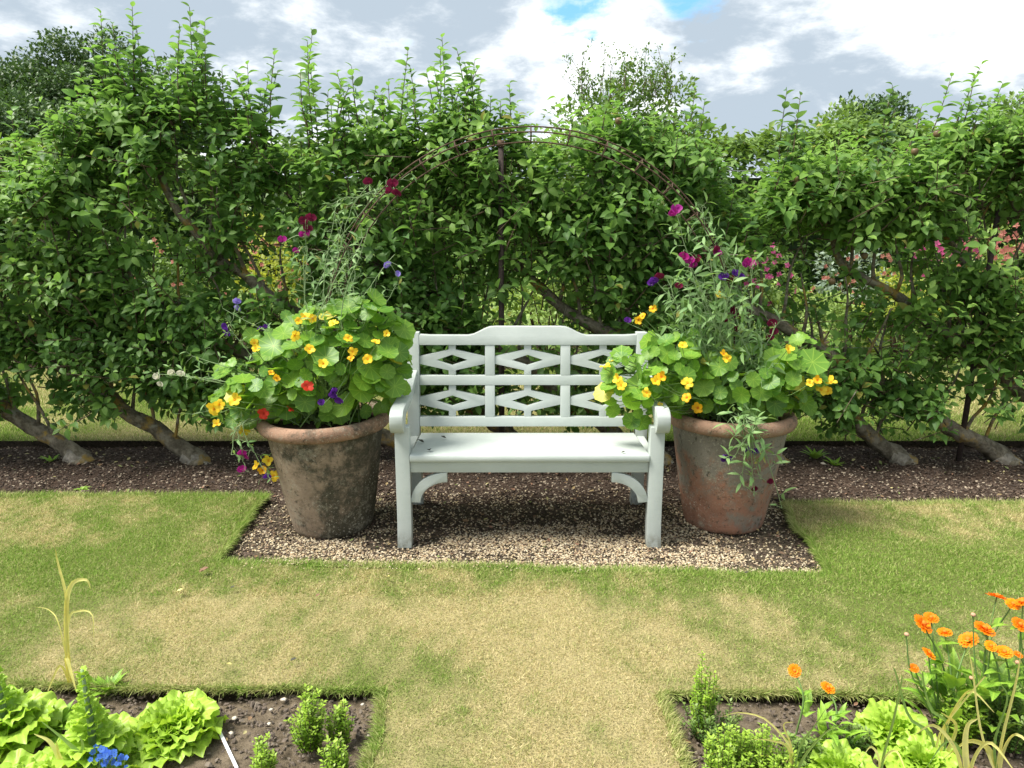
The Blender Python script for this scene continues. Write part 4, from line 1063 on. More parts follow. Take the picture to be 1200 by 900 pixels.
# apples
av, af = lathe([(0.001, .82), (.25, .95), (.6, .98), (.9, .7), (1, .2), (.95, -.3), (.7, -.75), (.3, -.95), (.001, -.88)], 14)
A = Acc(); A.add(av, af); APPLE = A.mesh('apple', M['apple'])
for (ax_, ay_) in ((1072, 178), (935, 210), (950, 228), (951, 238), (944, 213), (1098, 157), (725, 142), (975, 330), (1105, 222), (1013, 300)):
    p = U(ax_, ay_, TY-.22); i = min(range(len(trees)), key=lambda i: min(np.linalg.norm(q-p) for q in trees[i][2]))
    place('apple', APPLE, trees[i][0], p-trees[i][1], (1, 0, 0), (0, rn()*.2, 1), .020)

# ------------------------------------------------------------------ planting beyond
def cloud_leaves(A, C, rad, ncl, nper, crad, size, tpl=LEAF1, fill=.35, ybias=0., flat=1.0):
    C = np.array(C, float); rad = np.array(rad, float)
    d = unit(rn(ncl, 3)); d[:, 2] = np.where(rng.random(ncl) < .8, np.abs(d[:, 2]), d[:, 2])
    q = ru(fill, 1., ncl)[:, None]; cc = C+d*rad*q*(1+.12*rn(ncl, 1))
    n = ncl*nper; ci = np.repeat(np.arange(ncl), nper)
    o = unit(rn(n, 3))*(rng.random(n)**.4)[:, None]*crad*np.array([1, 1, .75*flat]); P = cc[ci]+o
    out = unit(o*1.0+d[ci]*crad*.6+rn(n, 3)*crad*.3)
    F = unit(out+rn(n, 3)*.5+np.array([0, 0, .1])); N = unit(np.array([0, -.1, .8])+out*.5+rn(n, 3)*.35)
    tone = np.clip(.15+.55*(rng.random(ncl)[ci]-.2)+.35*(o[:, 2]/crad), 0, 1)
    k = P[:, 2] > .01
    A.inst(tpl, P[k], F[k], N[k], (size*ru(.7, 1.3, n))[k], rnd=np.clip(rng.random(ncl)[ci]*.6+rng.random(n)*.4, 0, 1)[k], tone=tone[k])
def bush(name, label, cat, loc, rad, mat, size, n, flowers=None, group=None, stem=.03):
    loc = np.array(loc, float); b = thing(name, label, cat, loc, group)
    A = Acc(); cloud_leaves(A, loc+np.array([0, 0, rad[2]*.52]), (rad[0], rad[1], rad[2]*.5), max(10, n//40), 40, min(rad)*.28, size)
    A.build('foliage', M[mat], b, loc, kind='stuff')
    A = Acc()
    for _ in range(7):
        e = loc+np.array([rn()*rad[0]*.4, rn()*rad[1]*.4, rad[2]*.75]); V, F = tube(curve([loc+np.array([rn()*.04, rn()*.04, -.02]), (loc+e)/2+rn(3)*.04, e], 6), np.linspace(stem*.5, .004, 6), 5, closed=False); A.add(V, F)
    A.build('stems', M['twig'], b, loc, kind='stuff')
    if flowers:
        fm, fn, fs = flowers; A = Acc(); d = unit(rn(fn, 3)); d[:, 2] = np.abs(d[:, 2]); d[:, 1] = -np.abs(d[:, 1])
        C = loc+np.array([0, 0, rad[2]*.52]); P = C+d*np.array([rad[0], rad[1], rad[2]*.52])*ru(.85, 1.1, fn)[:, None]
        for a in range(5):
            th = a*1.2566; F = np.c_[np.full(fn, math.cos(th)), np.full(fn, -.3), np.full(fn, math.sin(th))]+rn(fn, 3)*.1
            A.inst(LEAF1, P, F, np.tile([0, -1, .3], (fn, 1))+rn(fn, 3)*.1, np.c_[np.full(fn, fs), np.full(fn, fs*1.3), np.full(fn, fs)])
        A.build('blossoms', M[fm], b, loc, kind='stuff')
    return b
plants = [  # px, width m, depth m, height m, y, material, flowers, name, label
    (20, .8, .5, 1.15, 8.2, 'bush_mid', None, 'garden_shrub', 'mid green shrub seen through gaps at the far left'),
    (120, .6, .5, 1.2, 8.4, 'bush_dark', ('pinkish', 14, .025), 'rose_bush', 'dark rose bush beyond the leftmost apple crowns'),
    (190, .5, .4, 1.30, 7.9, 'bush_mid', ('pinkish', 26, .028), 'rose_bush', 'rose bush with faded salmon blooms behind the left trees'),
    (250, .6, .5, .95, 8.1, 'bush_pale', None, 'garden_shrub', 'pale green shrub low behind the second trunk'),
    (325, .55, .45, 1.38, 8.0, 'bush_yellow', ('pinkish', 60, .028), 'hydrangea_bush', 'yellow green bush with salmon blossom showing above the left pot'),
    (400, .6, .5, 1.25, 8.3, 'bush_mid', None, 'garden_shrub', 'mid green shrub behind the left end of the arch'),
    (480, .6, .5, 1.1, 8.0, 'bush_dark', None, 'garden_shrub', 'dark shrub behind the left end of the bench back'),
    (560, .6, .5, 1.3, 8.4, 'bush_mid', None, 'garden_shrub', 'mid green shrub just left of the middle iron post'),
    (640, .55, .5, 1.1, 8.0, 'bush_pale', None, 'garden_shrub', 'pale shrub just right of the middle iron post'),
    (715, .6, .5, 1.5, 8.3, 'bush_mid', None, 'garden_shrub', 'mid green shrub behind the right end of the bench'),
    (800, .6, .5, 1.35, 8.0, 'bush_dark', None, 'garden_shrub', 'dark shrub behind the magenta sweet peas'),
    (870, .5, .4, 1.25, 8.1, 'bush_mid', ('hotpink', 45, .035), 'rose_bush', 'rose bush with small pink blooms beyond the right pot'),
    (940, .6, .5, .95, 7.9, 'bush_pale', None, 'garden_shrub', 'pale green shrub under the right window in the leaves'),
    (1000, .6, .5, 1.12, 8.5, 'bush_grey', ('pinkish', 40, .03), 'lavender_bush', 'silvery grey green bush seen through the right gap'),
    (1050, .5, .4, 1.0, 7.9, 'bush_yellow', None, 'garden_shrub', 'yellow green low bush seen through the right gap'),
    (1085, .5, .4, 1.38, 8.6, 'bush_mid', ('hotpink', 60, .045), 'rose_bush', 'rose bush with bright pink bloom near the right post'),
    (1150, .55, .45, 1.4, 8.1, 'bush_pale', ('pinkish', 80, .04), 'hydrangea_bush', 'pale bush with creamy pink flower heads behind the right post'),
    (1230, .6, .5, 1.2, 8.3, 'bush_mid', None, 'garden_shrub', 'mid green shrub at the far right behind the trees')]
for (px, w, dp, h, y, mt, fl, nm, lab) in plants:
    x = U(px, 400, y)[0]; bush(nm, lab, 'shrub' if nm == 'garden_shrub' else 'bush', (x, y, .0), (w, dp, h), mt, .06, 1500, fl, 'shrubs in the bed beyond the grass path')
A = Acc(); n = 26000; x = ru(-8, 9, n); y = ru(7.65, 13.2, n); z = ru(.01, .30, n)*(.4+vnoise(x, y, 91, 3, 2.))
A.inst(LEAF1, np.c_[x, y, z], np.c_[rn(n), rn(n), np.abs(rn(n))*.7], np.c_[rn(n)*.4, rn(n)*.4-.2, np.ones(n)], ru(.06, .13, n), tone=rng.random(n)*.6)
g = A.build('ground_cover', M['bush_pale'], smooth=True); g['kind'] = 'stuff'; g['label'] = 'low pale green ground cover filling the beds beyond the grass path'; g['category'] = 'ground cover'
# tall clipped hedge beyond
hd = thing('clipped_hedge', 'long tall green hedge beyond the flower beds, its top seen right of centre', 'hedge', (1.5, 14, 0))
A = Acc(); n = 52000; x = ru(-13, 16, n); u = rng.random(n); front = u < .6
zt = 2.45+.3*smooth(1.5, 3., x)+.12*np.sin(x*1.3)+.10*vnoise(x, x*0, 12, 3, 4)
y = np.where(front, 13.4+.25*rn(n), ru(13.3, 14.6, n)); z = np.where(front, ru(.05, 1, n)*zt, zt+.10*rn(n))
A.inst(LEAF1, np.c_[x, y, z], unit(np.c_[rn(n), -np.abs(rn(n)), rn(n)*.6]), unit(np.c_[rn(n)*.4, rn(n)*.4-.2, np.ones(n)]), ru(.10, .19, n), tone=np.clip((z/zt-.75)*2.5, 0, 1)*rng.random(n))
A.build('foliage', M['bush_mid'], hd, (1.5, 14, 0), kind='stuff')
A = Acc(); boxp(A, -12.8, 15.8, 13.75, 14.4, 0, 2.2); A.build('dark_core', M['bush_dark'], hd, (1.5, 14, 0), smooth=False)  # solid dark box added inside, its colour standing for the hedge's inner shade
# large shrub with wispy top behind the middle
def big_tree(name, label, cat, loc, h, rad, mat, leaf, ncl, nper, crad, trunk_r, wisps=0):
    loc = np.array(loc, float); t = thing(name, label, cat, loc)
    C = loc+np.array([0, 0, h-rad[2]])
    A = Acc(); cloud_leaves(A, C, rad, ncl, nper, crad, leaf, fill=.45); A.build('crown', M[mat], t, loc, kind='stuff')
    A = Acc(); V, F = tube([loc-np.array([0, 0, .1]), loc+np.array([trunk_r, 0, (h-rad[2])*.6]), C], [trunk_r, trunk_r*.8, trunk_r*.5], 10, .05); A.add(V, F)
    A.build('trunk', M['bark'], t, loc)
    A = Acc()
    for _ in range(12):
        e = C+unit(rn(3)*np.array([1, 1, .6])+np.array([0, 0, .4]))*np.array(rad)*.75; V, F = tube(curve([C-np.array([0, 0, rad[2]*.6]), (C+e)/2+rn(3)*.05*rad[0], e], 6), np.linspace(trunk_r*.45, trunk_r*.1, 6), 5, closed=False); A.add(V, F)
    A.build('limbs', M['bark'], t, loc)
    if wisps:
        A = Acc(); B = Acc()
        for _ in range(wisps):
            a = ru(0, 6.28); s = C+np.array([math.cos(a)*rad[0]*.7*rng.random(), math.sin(a)*rad[1]*.6, rad[2]*.80]); d = unit(np.array([rn()*.35, rn()*.3, 1])); L = ru(.2, .45)
            c = curve([s, s+d*L*.6+rn(3)*.04, s+d*L+rn(3)*.07], 7); V, F = tube(c, np.linspace(.0035, .0015, 7), 4, closed=False); A.add(V, F)
            q = c[rng.integers(0, 7, 36)]+rn(36, 3)*.022; B.inst(LEAF1, q, rn(36, 3)+np.array([0, 0, .2]), rn(36, 3)*.4+np.array([0, 0, 1]), ru(.02, .045, 36))
        A.build('wispy_twigs', M['twig'], t, loc, kind='stuff'); B.build('wispy_leaves', M[mat], t, loc, kind='stuff')
p = U(735, 200, 7.8)
big_tree('climber_tree', 'dense bushy tree with thin wispy top shoots behind the arch', 'tree', (p[0], 7.8, 0), 2.85, (.85, .7, 1.05), 'bush_mid', .06, 150, 60, .20, .07, 60)
p = U(30, 100, 34)
big_tree('chestnut_tree', 'big dark green rounded tree at the far left against the sky', 'tree', (p[0], 34, 0), U(30, 62, 34)[2], (3.0, 3.0, 3.0), 'bush_dark', .19, 150, 130, .75, .35)
p = U(112, 100, 36)
big_tree('chestnut_tree', 'taller dark tree second from left, behind the long leafy shoots', 'tree', (p[0], 36, 0), U(112, 40, 36)[2], (2.6, 3.0, 4.0), 'bush_dark', .19, 150, 130, .75, .35)
p = U(0, 130, 30)
big_tree('chestnut_tree', 'lower dark bushy tree at the left edge below the rounded one', 'tree', (p[0], 30, 0), U(30, 105, 30)[2], (3.5, 2.5, 2.4), 'bush_dark', .18, 120, 120, .7, .3)
p = U(215, 120, 38)
big_tree('distant_tree', 'distant dark tree half hidden behind the tallest shoots at left', 'tree', (p[0], 38, 0), U(215, 90, 38)[2], (2.2, 2.0, 3.0), 'bush_dark', .30, 80, 60, .7, .3)
p = U(990, 160, 24)
big_tree('distant_tree', 'rounded mid green tree on the skyline right of centre', 'tree', (p[0], 24, 0), U(990, 132, 24)[2], (1.7, 1.5, 1.8), 'bush_mid', .16, 110, 60, .42, .2)
p = U(1028, 140, 30)
big_tree('distant_tree', 'dark topped distant tree behind the rounded one at right', 'tree', (p[0], 30, 0), U(1028, 112, 30)[2], (1.6, 1.5, 2.0), 'bush_dark', .2, 70, 60, .5, .2)
p = U(1215, 160, 20)
big_tree('distant_tree', 'dark rounded tree rising at the right edge of the view', 'tree', (p[0], 20, 0), U(1215, 95, 20)[2], (1.3, 1.3, 2.0), 'bush_mid', .14, 110, 60, .40, .2)
# shed roof glimpsed at left
sh = thing('garden_shed', 'small shed with pale brown tiled roof glimpsed through leaves at far left', 'shed', (U(10, 200, 15)[0], 15, 0))
so = np.array(sh.location); x0, x1 = so[0]-2.2, U(112, 215, 15)[0]
zt_ = U(10, 172, 15)[2]; ze = U(112, 214, 15)[2]
A = Acc(); boxp(A, x0, x1-.15, 14.3, 16.6, 0, ze-.05); A.build('wall', M['shedwall'], sh, so, smooth=False)
A = Acc(); xm = x0+.9; prism(A, [(xm, zt_), (x1, ze), (x1, ze-.08), (xm, zt_-.10), (x0-.2, ze-.08), (x0-.2, ze)], 'y', 14.1, 16.8); A.build('roof', M['rooftile'], sh, so, smooth=False)

# ------------------------------------------------------------------ front beds: lettuces
def lettuce_mesh(seed):
    r = np.random.default_rng(seed); nu, nv = 37, 9; V = []; F = []; p1, p2, p3 = r.uniform(0, 6, 3); asym = r.uniform(-.08, .08)
    for i in range(nv):
        t = i/(nv-1)
        for j in range(nu):
            u = -1+2*j/(nu-1); ph = u*(.55+.75*t)
            edge = max(0, t-.45)/.55; e2 = edge*edge
            rr = t*(1-.10*u*u+.05*math.sin(5*u+p1)*t+.045*math.sin(14*u+p2)*e2)
            x = rr*math.cos(ph*.9); y = rr*math.sin(ph)*.74+asym*t*t
            z = .20*t*t+.13*u*u*t - .16*e2*t + .055*e2*math.sin(9*u+p1)+.060*edge*e2*math.sin(24*u+p2+3*t)+.03*e2*math.sin(41*u+p3)+.035*edge*math.sin(7*t*3+9*u+p3)
            V.append((x, y, z))
    for i in range(nv-1):
        for j in range(nu-1): a = i*nu+j; F += [(a, a+1, a+nu+1), (a, a+nu+1, a+nu)]
    A = Acc(); A.add(V, F); return A.mesh('lettuce_leaf', M['lettuce'])
LET = [lettuce_mesh(i) for i in range(6)]
def lettuce(px, py, rad, hgt, label, n=44, bolt=0.0, flat=.3):
    b = G(px, py); t = thing('lettuce', label, 'lettuce', b, 'lettuces in the front beds')
    for i in range(n):
        u = i/n; a = i*2.4+ru(-.3, .3)
        el = R(8+72*u**1.1); z = hgt*(.08+.5*u)*(1-bolt)
        L = rad*(1.0-.50*u)*ru(.8, 1.12)
        f = np.array([math.cos(a)*math.cos(el), math.sin(a)*math.cos(el), math.sin(el)*(.55+.45*hgt/rad)])
        nn = np.array([-math.cos(a)*math.sin(el), -math.sin(a)*math.sin(el), math.cos(el)])+rn(3)*.12
        place('leaf', LET[i % 6], t, (math.cos(a)*.008, math.sin(a)*.008, z*.3), f, nn, (L, L*ru(1.0, 1.3), L*1.0))
    if bolt:
        A = Acc(); V, F = tube([b, b+np.array([.005, 0, hgt*.5]), b+np.array([0, 0, hgt])], [.014, .010, .004], 7); A.add(V, F); A.build('stalk', M['pea_stem'], t, b)
        m = int(hgt/.0085)
        for i in range(m):
            u = i/m; a = i*2.4; z = hgt*(.12+.86*u); L = rad*(.72*(1-u)**2.4+.17)*ru(.8, 1.15); el = R(22+38*u)
            f = (math.cos(a)*math.cos(el), math.sin(a)*math.cos(el), math.sin(el)); nn = np.array([-math.cos(a)*math.sin(el), -math.sin(a)*math.sin(el), math.cos(el)])+rn(3)*.1
            place('leaf', LET[i % 6], t, (0, 0, z), f, nn, (L, L*1.15, L))
    return t
lettuce(205, 868, .145, .16, 'round frilly lime green lettuce head beside the bare soil at left', 64)
lettuce(112, 905, .150, .33, 'lime green lettuce bolting into a cone just left of the round head', 26, 1.)
lettuce(8, 872, .165, .26, 'bolting lettuce at the left edge, behind the nearer one', 26, 1.)
lettuce(20, 945, .15, .13, 'frilly lettuce cut off by the bottom left corner', 34)
lettuce(1048, 868, .120, .14, 'frilly lettuce among onion leaves in the right bed, rear one', 36)
lettuce(985, 918, .12, .13, 'bright lettuce at the bottom edge of the right bed', 36)
lettuce(1080, 905, .11, .12, 'pale lettuce half covered by onion leaves at lower right', 30)

# strap leaves (onions, leeks)
def strap(parent, origin, pts, w, mat, name='leaf', n=14):
    c = curve(pts, n); T = unit(np.gradient(c, axis=0)); S = unit(np.cross(T, np.array([.2, -1, .15]))); Nn = np.cross(S, T)
    V = []; F = []
    for i in range(n):
        u = i/(n-1); ww = w*.5*(1-u**2.5*.92)*(.75+.25*min(1, u*4))
        V += [c[i]-S[i]*ww+Nn[i]*ww*.35, c[i]-Nn[i]*0, c[i]+S[i]*ww+Nn[i]*ww*.35]
    for i in range(n-1):
        for q in (0, 1): a = i*3+q; F += [(a, a+1, a+4), (a, a+4, a+3)]
    A = Acc(); A.add(V, F); return A.build(name, mat, parent, origin)
def onion(bpx, bpy, leaves, label, group='onions in the front beds'):
    b = G(bpx, bpy); t = thing('onion_plant', label, 'onion', b, group)
    for (pts, w, dryf) in leaves:
        q = [b+np.array([rn()*.004, rn()*.004, 0])]+[U(x, y, b[1]+o) for x, y, o in pts]
        strap(t, b, q, w, M['onion_dry'] if dryf else M['onion'])
    return t
onion(84, 812, [([(77, 740, 0), (78, 700, 0), (68, 660, .02), (65, 643, .02)], .012, True), ([(78, 720, 0), (84, 685, 0), (101, 679, -.02), (106, 690, -.02)], .016, True), ([(80, 730, 0), (92, 716, 0), (108, 720, -.02), (110, 750, -.03)], .008, True), ([(72, 780, 0), (60, 800, -.02), (55, 815, -.04)], .008, True), ([(78, 770, 0), (84, 790, -.02), (90, 812, -.04)], .014, True), ([(70, 735, 0), (58, 715, .02), (40, 711, .03)], .005, True)],
      'tall withered yellow onion stalk with drooping tips standing in the left bed')
onion(1100, 905, [([(1090, 860, 0), (1065, 840, 0), (1050, 790, 0), (1046, 782, 0)], .010, False), ([(1110, 850, 0), (1090, 830, 0), (1081, 792, 0), (1084, 786, 0)], .009, False), ([(1105, 860, 0), (1125, 820, 0), (1140, 810, -.02), (1165, 835, -.04)], .012, True), ([(1098, 870, 0), (1110, 845, 0), (1150, 797, 0), (1155, 793, 0)], .009, True), ([(1110, 880, 0), (1120, 850, 0), (1103, 835, -.03)], .016, True)],
      'onion with long pale leaves arching between the rear lettuce and the marigolds')
onion(1168, 915, [([(1175, 860, 0), (1190, 800, 0), (1197, 760, 0)], .012, True), ([(1160, 880, 0), (1135, 868, -.02), (1105, 890, -.05)], .016, True), ([(1175, 880, 0), (1190, 860, -.02), (1215, 880, -.05)], .014, True), ([(1165, 870, 0), (1180, 820, 0), (1172, 800, 0)], .010, False), ([(1150, 860, 0), (1140, 790, 0), (1135, 760, 0)], .008, True)],
      'straw yellow onion with crossing flopped leaves at the bottom right corner')
onion(1132, 930, [([(1130, 880, 0), (1133, 850, 0), (1146, 842, 0)], .022, True), ([(1120, 880, 0), (1095, 850, 0), (1070, 862, -.04)], .012, True), ([(1130, 890, 0), (1110, 868, 0), (1085, 900, -.04)], .012, False), ([(1140, 890, 0), (1160, 870, 0), (1190, 905, -.03)], .014, True)],
      'half dead onion with one broad yellow leaf in the lower right bed')
onion(1030, 925, [([(1035, 885, 0), (1045, 850, 0), (1056, 800, 0), (1056, 790, 0)], .010, False), ([(1030, 890, 0), (1020, 875, 0), (1008, 893, -.03)], .008, True), ([(1035, 890, 0), (1050, 880, 0), (1062, 905, -.03)], .009, True)],
      'thin blue green onion leaf standing left of the rear right lettuce')
onion(85, 925, [([(95, 890, 0), (80, 870, 0), (48, 845, -.0)], .016, False), ([(75, 900, 0), (60, 870, 0), (40, 860, 0)], .018, True), ([(88, 900, 0), (97, 875, 0), (93, 862, 0)], .012, False), ([(80, 905, 0), (70, 885, 0), (66, 868, 0)], .014, True)],
      'green and yellow strap leaved plant at the bottom edge left of the blue flowers')
onion(925, 935, [([(925, 880, 0), (905, 868, -.01), (880, 866, -.02)], .007, True), ([(930, 885, 0), (900, 845, 0), (868, 835, 0), (845, 840, -.02)], .006, True), ([(935, 880, 0), (955, 850, 0), (968, 830, 0)], .007, False), ([(928, 880, 0), (918, 850, 0), (930, 846, 0)], .006, True), ([(940, 890, 0), (965, 860, 0), (985, 850, 0)], .010, False)],
      'thin dried onion leaves sprawling beside the small box plants at right')

# marigolds
def marigold_tpl(seed):
    r = np.random.default_rng(seed); A = Acc()
    for L, n, tl in ((.95, 17, .18), (.72, 13, .32), (.48, 10, .42)):
        for i in range(n): petal(A, 2*math.pi*i/n+r.uniform(-.08, .08)+L, L-.08, .34, tl*r.uniform(.7, 1.2), .15, 3, .03)
    return A.mesh('marigold_flower', M['marigold'])
MF = [marigold_tpl(i) for i in range(3)]
V, F = lathe([(.001, .35), (.12, .34), (.22, .26), (.24, .12), (.001, .05)], 12); A = Acc(); A.add(V, F); ME = A.mesh('flower_centre', M['marigold_eye']); ME_dry = ME.copy(); ME_dry.materials.clear(); ME_dry.materials.append(M['dry_head'])
tv, tf = leaf_tpl(.34, .30, .15, 5, .02, 1); A = Acc(); A.add(tv, tf); ML = A.mesh('marigold_leaf', M['marigold_leaf'])
def marigold(bpx, bpy, flowers, nleaf, label, hmax=.25, heads=(), ls=1.):
    b = G(bpx, bpy); t = thing('marigold_plant', label, 'flower', b, 'orange pot marigolds in the right bed')
    st = Acc()
    for (fx, fy, sz, nz) in flowers:
        p = U(fx, fy, b[1]+nz); m = b+(p-b)*.55+np.array([rn()*.02, rn()*.015, .02])
        V, F = tube(curve([b+rn(3)*np.array([.02, .02, 0]), m, p], 9), np.linspace(.0035, .0022, 9), 5, closed=False); st.add(V, F)
        nn = unit(np.array([rn()*.35, -.30+rn()*.3, 1.])); f = place('flower', MF[rng.integers(3)], t, p-b, unit(np.cross(nn, rn(3))), nn, sz*1.2)
        link('flower_centre', ME, f)
        c = curve([b, m, p], 12)
        for j in range(6):
            q = c[rng.integers(2, 9)]; a = ru(0, 6.28); f_ = np.array([math.cos(a), math.sin(a), ru(.3, 1.)]); place('leaf', ML, t, q-b, f_, (-math.cos(a)*.6, -math.sin(a)*.6, 1), ru(.04, .075)*ls)
    for j in range(nleaf):
        a = ru(0, 6.28); r = ru(.0, .09); z = ru(.02, hmax*.8); f_ = np.array([math.cos(a), math.sin(a), ru(.5, 2.6)]); place('leaf', ML, t, (math.cos(a)*r, math.sin(a)*r, z), f_, np.array([-math.cos(a), -math.sin(a), .7])+rn(3)*.15, ru(.06, .13)*ls)
    for (hx, hy) in heads:
        p = U(hx, hy, b[1]); V, F = tube(curve([b, b+(p-b)*.6+np.array([rn()*.02, 0, 0]), p], 9), .0024, 5, closed=False); st.add(V, F)
        place('seed_head', ME_dry, t, p-b, (1, 0, 0), (rn()*.2, -.2, 1), .030)
    st.build('stems', M['green_stem'], t, b, kind='stuff')
marigold(1110, 865, [(1081, 731, .029, .05), (1091, 724, .020, .10), (1107, 741, .019, .05), (1088, 766, .021, 0), (1071, 783, .013, 0), (1135, 750, .026, .03)], 36, 'leafy orange marigold clump left of the largest blooms in the right bed', heads=((1138, 796), (1062, 745)))
marigold(1155, 868, [(1153, 737, .028, .02), (1161, 757, .016, -.02), (1177, 764, .020, -.03), (1168, 700, .027, .05), (1187, 708, .020, .06)], 44, 'tallest orange marigold clump in the right bed', heads=((1192, 778), (1140, 722)))
marigold(1205, 868, [(1195, 732, .022, .0), (1199, 706, .022, .03), (1193, 767, .012, -.03)], 38, 'orange marigold clump cut by the right edge of the view')
marigold(945, 868, [(931, 786, .018, .05)], 10, 'thin marigold with one small amber bloom above the lawn edge', .12, ls=.6)
marigold(962, 880, [(970, 806, .020, .06)], 26, 'grey leaved marigold with a single orange bloom left of the lettuce', .14, ls=.62)

# box seedlings: upright sprigs set with tiny leaves
BXL = leaf_tpl(.52, .1, .1, 1)
def box_plant(px, py, hgt, wid, n, label, mat='small_leaf', size=.0135, name='box_seedling', spread=.35, cat='shrub'):
    b = G(px, py); t = thing(name, label, cat, b, 'little bushes in the front beds'); A = Acc(); st = Acc()
    for i in range(n):
        a = ru(0, 6.28); rr = wid*.5*math.sqrt(rng.random()); h = hgt*ru(.45, 1.)*(1-.35*(rr/(wid*.5))**2)
        s = b+np.array([math.cos(a)*rr*.45, math.sin(a)*rr*.45, 0]); e = b+np.array([math.cos(a)*rr*(1+spread*.3), math.sin(a)*rr, h])
        c = curve([s, (s+e)/2+rn(3)*.006, e], 8); V, F = tube(c, np.linspace(.0016, .0007, 8), 3, closed=False); st.add(V, F)
        m = int(h/.0038); u = np.sort(rng.random(m))*.92+.08; q = np.array([np.interp(u*7, range(8), c[:, d]) for d in range(3)]).T
        az = np.arange(m)*2.4+rng.random(m); F_ = np.c_[np.cos(az), np.sin(az), ru(.2, 1.1, m)]; N_ = np.c_[-np.cos(az)*.5, -np.sin(az)*.5, np.ones(m)]+rn(m, 3)*.2
        A.inst(BXL, q, F_, N_, size*ru(.7, 1.25, m), tone=np.clip(u**3*.8+rn(m)*.1, 0, 1))
    A.build('foliage', M[mat], t, b, kind='stuff'); st.build('stems', M['twig'], t, b, kind='stuff')
box_plant(364, 880, .22, .11, 60, 'tallest small box bush in the left bed, mid green sprigs')
box_plant(400, 872, .17, .075, 36, 'small box bush close right of the tallest one in the left bed')
box_plant(392, 912, .15, .085, 40, 'low box bush with a pale leaf, at the bottom edge of the left bed')
box_plant(311, 915, .16, .085, 36, 'small separate box bush between plant label and the taller bushes')
box_plant(822, 862, .31, .080, 24, 'tall narrow box bush at the corner of the right bed', spread=.1)
box_plant(832, 868, .17, .18, 46, 'yellowing spreading base growth around the tall narrow box bush', 'weed_leaf', .013)
box_plant(852, 925, .21, .15, 80, 'box bush at the bottom of the right bed, nearest the grass path')
box_plant(895, 925, .20, .15, 80, 'box bush second from the grass path at the bottom of the right bed')
box_plant(868, 885, .075, .10, 20, 'low yellow green box bush behind the two bottom right ones')
box_plant(940, 900, .13, .10, 36, 'wispy low green tuft between the box bushes and the grey leaved marigold', 'weed_leaf', .016, name='herb_tuft', cat='plant')
box_plant(1000, 880, .10, .09, 30, 'fine leaved green tuft just behind the bottom lettuce on the right', 'weed_leaf', .015, name='herb_tuft', cat='plant')
box_plant(1120, 872, .20, .12, 50, 'fine leaved tuft at the foot of the big marigold clumps', 'small_leaf', .018, name='herb_tuft', cat='plant')
box_plant(1180, 880, .22, .14, 50, 'fine leaved tuft near the right edge under the marigolds', 'weed_leaf', .018, name='herb_tuft', cat='plant')
# small broad leaved seedlings and weeds
def weed(px, py, n, L, label, mat='weed_leaf', mesh=None, el=.5):
    b = G(px, py); t = thing('leafy_seedling', label, 'plant', b, 'leafy seedlings on the ground')
    for j in range(n):
        a = j*2.4+ru(0, .5); place('leaf', mesh or ML, t, (math.cos(a)*.006, math.sin(a)*.006, .004), np.array([math.cos(a), math.sin(a), el*ru(.5, 1.8)]), np.array([-math.cos(a)*el, -math.sin(a)*el, 1]), L*ru(.7, 1.2))
weed(65, 858, 12, .11, 'broad leaved green seedling between the left lettuces', el=.9)
weed(128, 815, 24, .075, 'upright jagged leaved plant behind the coned lettuce', el=1.6)
weed(140, 905, 12, .10, 'small leafy plant at the bottom beside the blue flowers', el=.9)
weed(272, 640, 7, .035, 'tiny weed in the gravel near the left lawn corner')
weed(95, 575, 8, .05, 'little weed at the far lawn edge on the left')
weed(955, 540, 16, .10, 'bright green weed tuft in the mulch right of the right pot', el=1.2)
weed(978, 548, 12, .08, 'smaller weed tuft beside the larger one right of the pot', el=1.2)
weed(60, 543, 10, .07, 'small weed at the foot of the leftmost trunk', el=1.0)
# blue flowers
b = G(122, 925); t = thing('blue_flower_plant', 'cluster of bright blue little flowers at the bottom left', 'flower', b)
A = Acc(); 
for i in range(5): petal(A, i*1.2566, .92, .8, .1, .1, 3)
BF = A.mesh('blue_flower', M['blue_pet']); st = Acc()
for i in range(44):
    p = U(120+rn()*13, 888+rn()*7, b[1]+rn()*.02); nn = unit(camv-p+rn(3)*.5); place('flower', BF, t, p-b, unit(np.cross(nn, rn(3))), nn, ru(.006, .0100))
    V, F = tube(curve([b, (b+p)/2+rn(3)*.008, p], 5), .0013, 4, closed=False); st.add(V, F)
st.build('stems', M['green_stem'], t, b, kind='stuff')
# plant label
a, c = G(256, 863), G(278, 905); A = Acc(); d = unit(c-a); s_ = np.array([-d[1], d[0], 0]); w = .0045
V = []
for p_, z in ((a, .030), (c, .012)):
    for q in (-1, 1):
        for h_ in (0, .0025): V.append(p_+s_*w*q+np.array([0, 0, z+h_]))
V.append(a-d*.012+np.array([0, 0, .030])); V.append(a-d*.012+np.array([0, 0, .0325]))
F = [(0, 4, 6), (0, 6, 2), (1, 3, 7), (1, 7, 5), (0, 1, 5), (0, 5, 4), (2, 6, 7), (2, 7, 3), (4, 5, 7), (4, 7, 6), (0, 2, 8), (1, 9, 3), (0, 8, 9), (0, 9, 1), (2, 3, 9), (2, 9, 8)]
A.add(V, F); o = A.build('plant_label', M['label'], origin=a, smooth=False); o['label'] = 'slim white plastic plant label lying on soil in the left bed'; o['category'] = 'plant label'
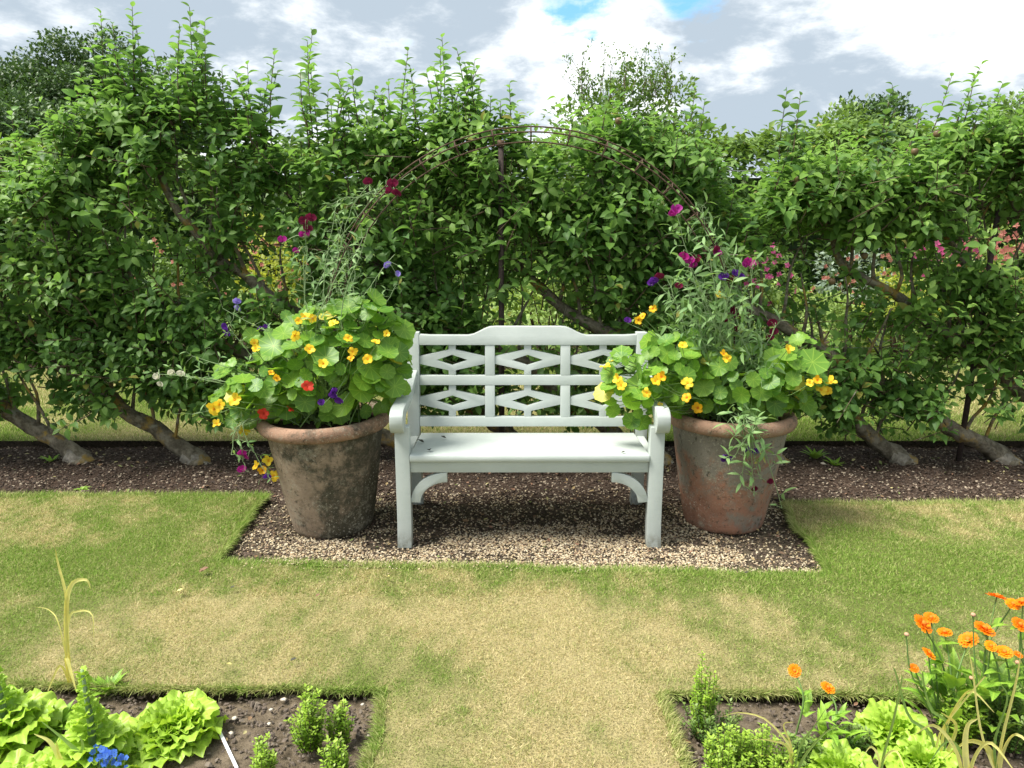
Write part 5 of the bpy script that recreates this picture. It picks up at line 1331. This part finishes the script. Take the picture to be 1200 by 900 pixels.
# stones and dead leaves
RK = []
for i in range(3):
    A = Acc(); tv, tf = rock_tpl(60+i); A.add(tv, tf); RK.append(A.mesh('stone', M['pale_stone']))
for (px, py, s, lb) in ((333, 825, .012, 'largest pale stone in the left bed, near the lawn edge'), (275, 847, .010, 'pale stone lying behind the white plant label tip'), (272, 864, .009, 'pale stone beside the middle of the plant label'), (318, 836, .008, 'small reddish stone left of the tallest box bush'), (425, 830, .008, 'buff stone right of the box bushes by the lawn'), (300, 560, .014, 'pale stone in mulch beside the left pot'), (964, 547, .022, 'white stone in the mulch beside the weed tuft'), (316, 853, .008, 'small pale stone between plant label and box bushes'), (432, 867, .007, 'tiny pale stone close to the grass at the left bed')):
    p = G(px, py); o = place('stone', RK[rng.integers(3)], None, p+np.array([0, 0, s*.4+.012]), (math.cos(px), math.sin(px), 0), (.1, 0, 1), (s*1.2, s, s*.7)); o['label'] = lb; o['category'] = 'stone'; o['group'] = 'loose pale stones'
DL = {}
for k in ('brown_leaf', 'yellow_leaf', 'dark_leaf'):
    A = Acc(); tv, tf = leaf_tpl(.6, -.25, .35, 4, .04); A.add(tv, tf); DL[k] = A.mesh('fallen_leaf', M[k])
for (px, py, z, k, s, lb) in ((497, 519, .458, 'dark_leaf', .034, 'dark dead leaf leftmost on the bench seat'), (502, 528, .464, 'dark_leaf', .036, 'dark dead leaf nearest the front edge at the left of the seat'), (523, 514, .452, 'dark_leaf', .030, 'dark dead leaf further back at the left of the seat'), (728, 531, .466, 'dark_leaf', .020, 'tiny dark speck of leaf at the right of the bench seat'),
        (233, 671, LZ+.02, 'brown_leaf', .045, 'curled brown leaf on the lawn left of the gravel'), (207, 694, LZ+.02, 'yellow_leaf', .028, 'small yellow leaf on the lawn in front of the gravel corner'), (454, 676, LZ+.02, 'yellow_leaf', .022, 'pale petal like leaf on the lawn below the left bench leg'), (270, 690, LZ+.02, 'dark_leaf', .02, 'dark bit of leaf on the lawn near the yellow one'), (272, 779, LZ+.02, 'yellow_leaf', .02, 'yellowish leaf on the lawn edge above the round lettuce'), (340, 775, LZ+.02, 'dark_leaf', .025, 'dark leaf on the lawn above the tallest box bush'), (812, 707, LZ+.02, 'dark_leaf', .02, 'dark leaf scrap on the lawn below the right pot'), (370, 700, LZ+.02, 'brown_leaf', .02, 'small brown leaf on the lawn in front of the left pot'),
        (808, 870, .02, 'brown_leaf', .040, 'crumpled rust brown leaf on the soil at the right bed corner'), (872, 672, LZ+.02, 'dark_leaf', .022, 'dark leaf at the gravel edge in front of the right pot')):
    p = G(px, py, z); o = place('fallen_leaf', DL[k], None, p+np.array([0, 0, .003]), (math.cos(px*1.7), math.sin(px*1.7), .15), (0, -.1, 1), s); o['label'] = lb; o['category'] = 'leaf'; o['group'] = 'fallen leaves'
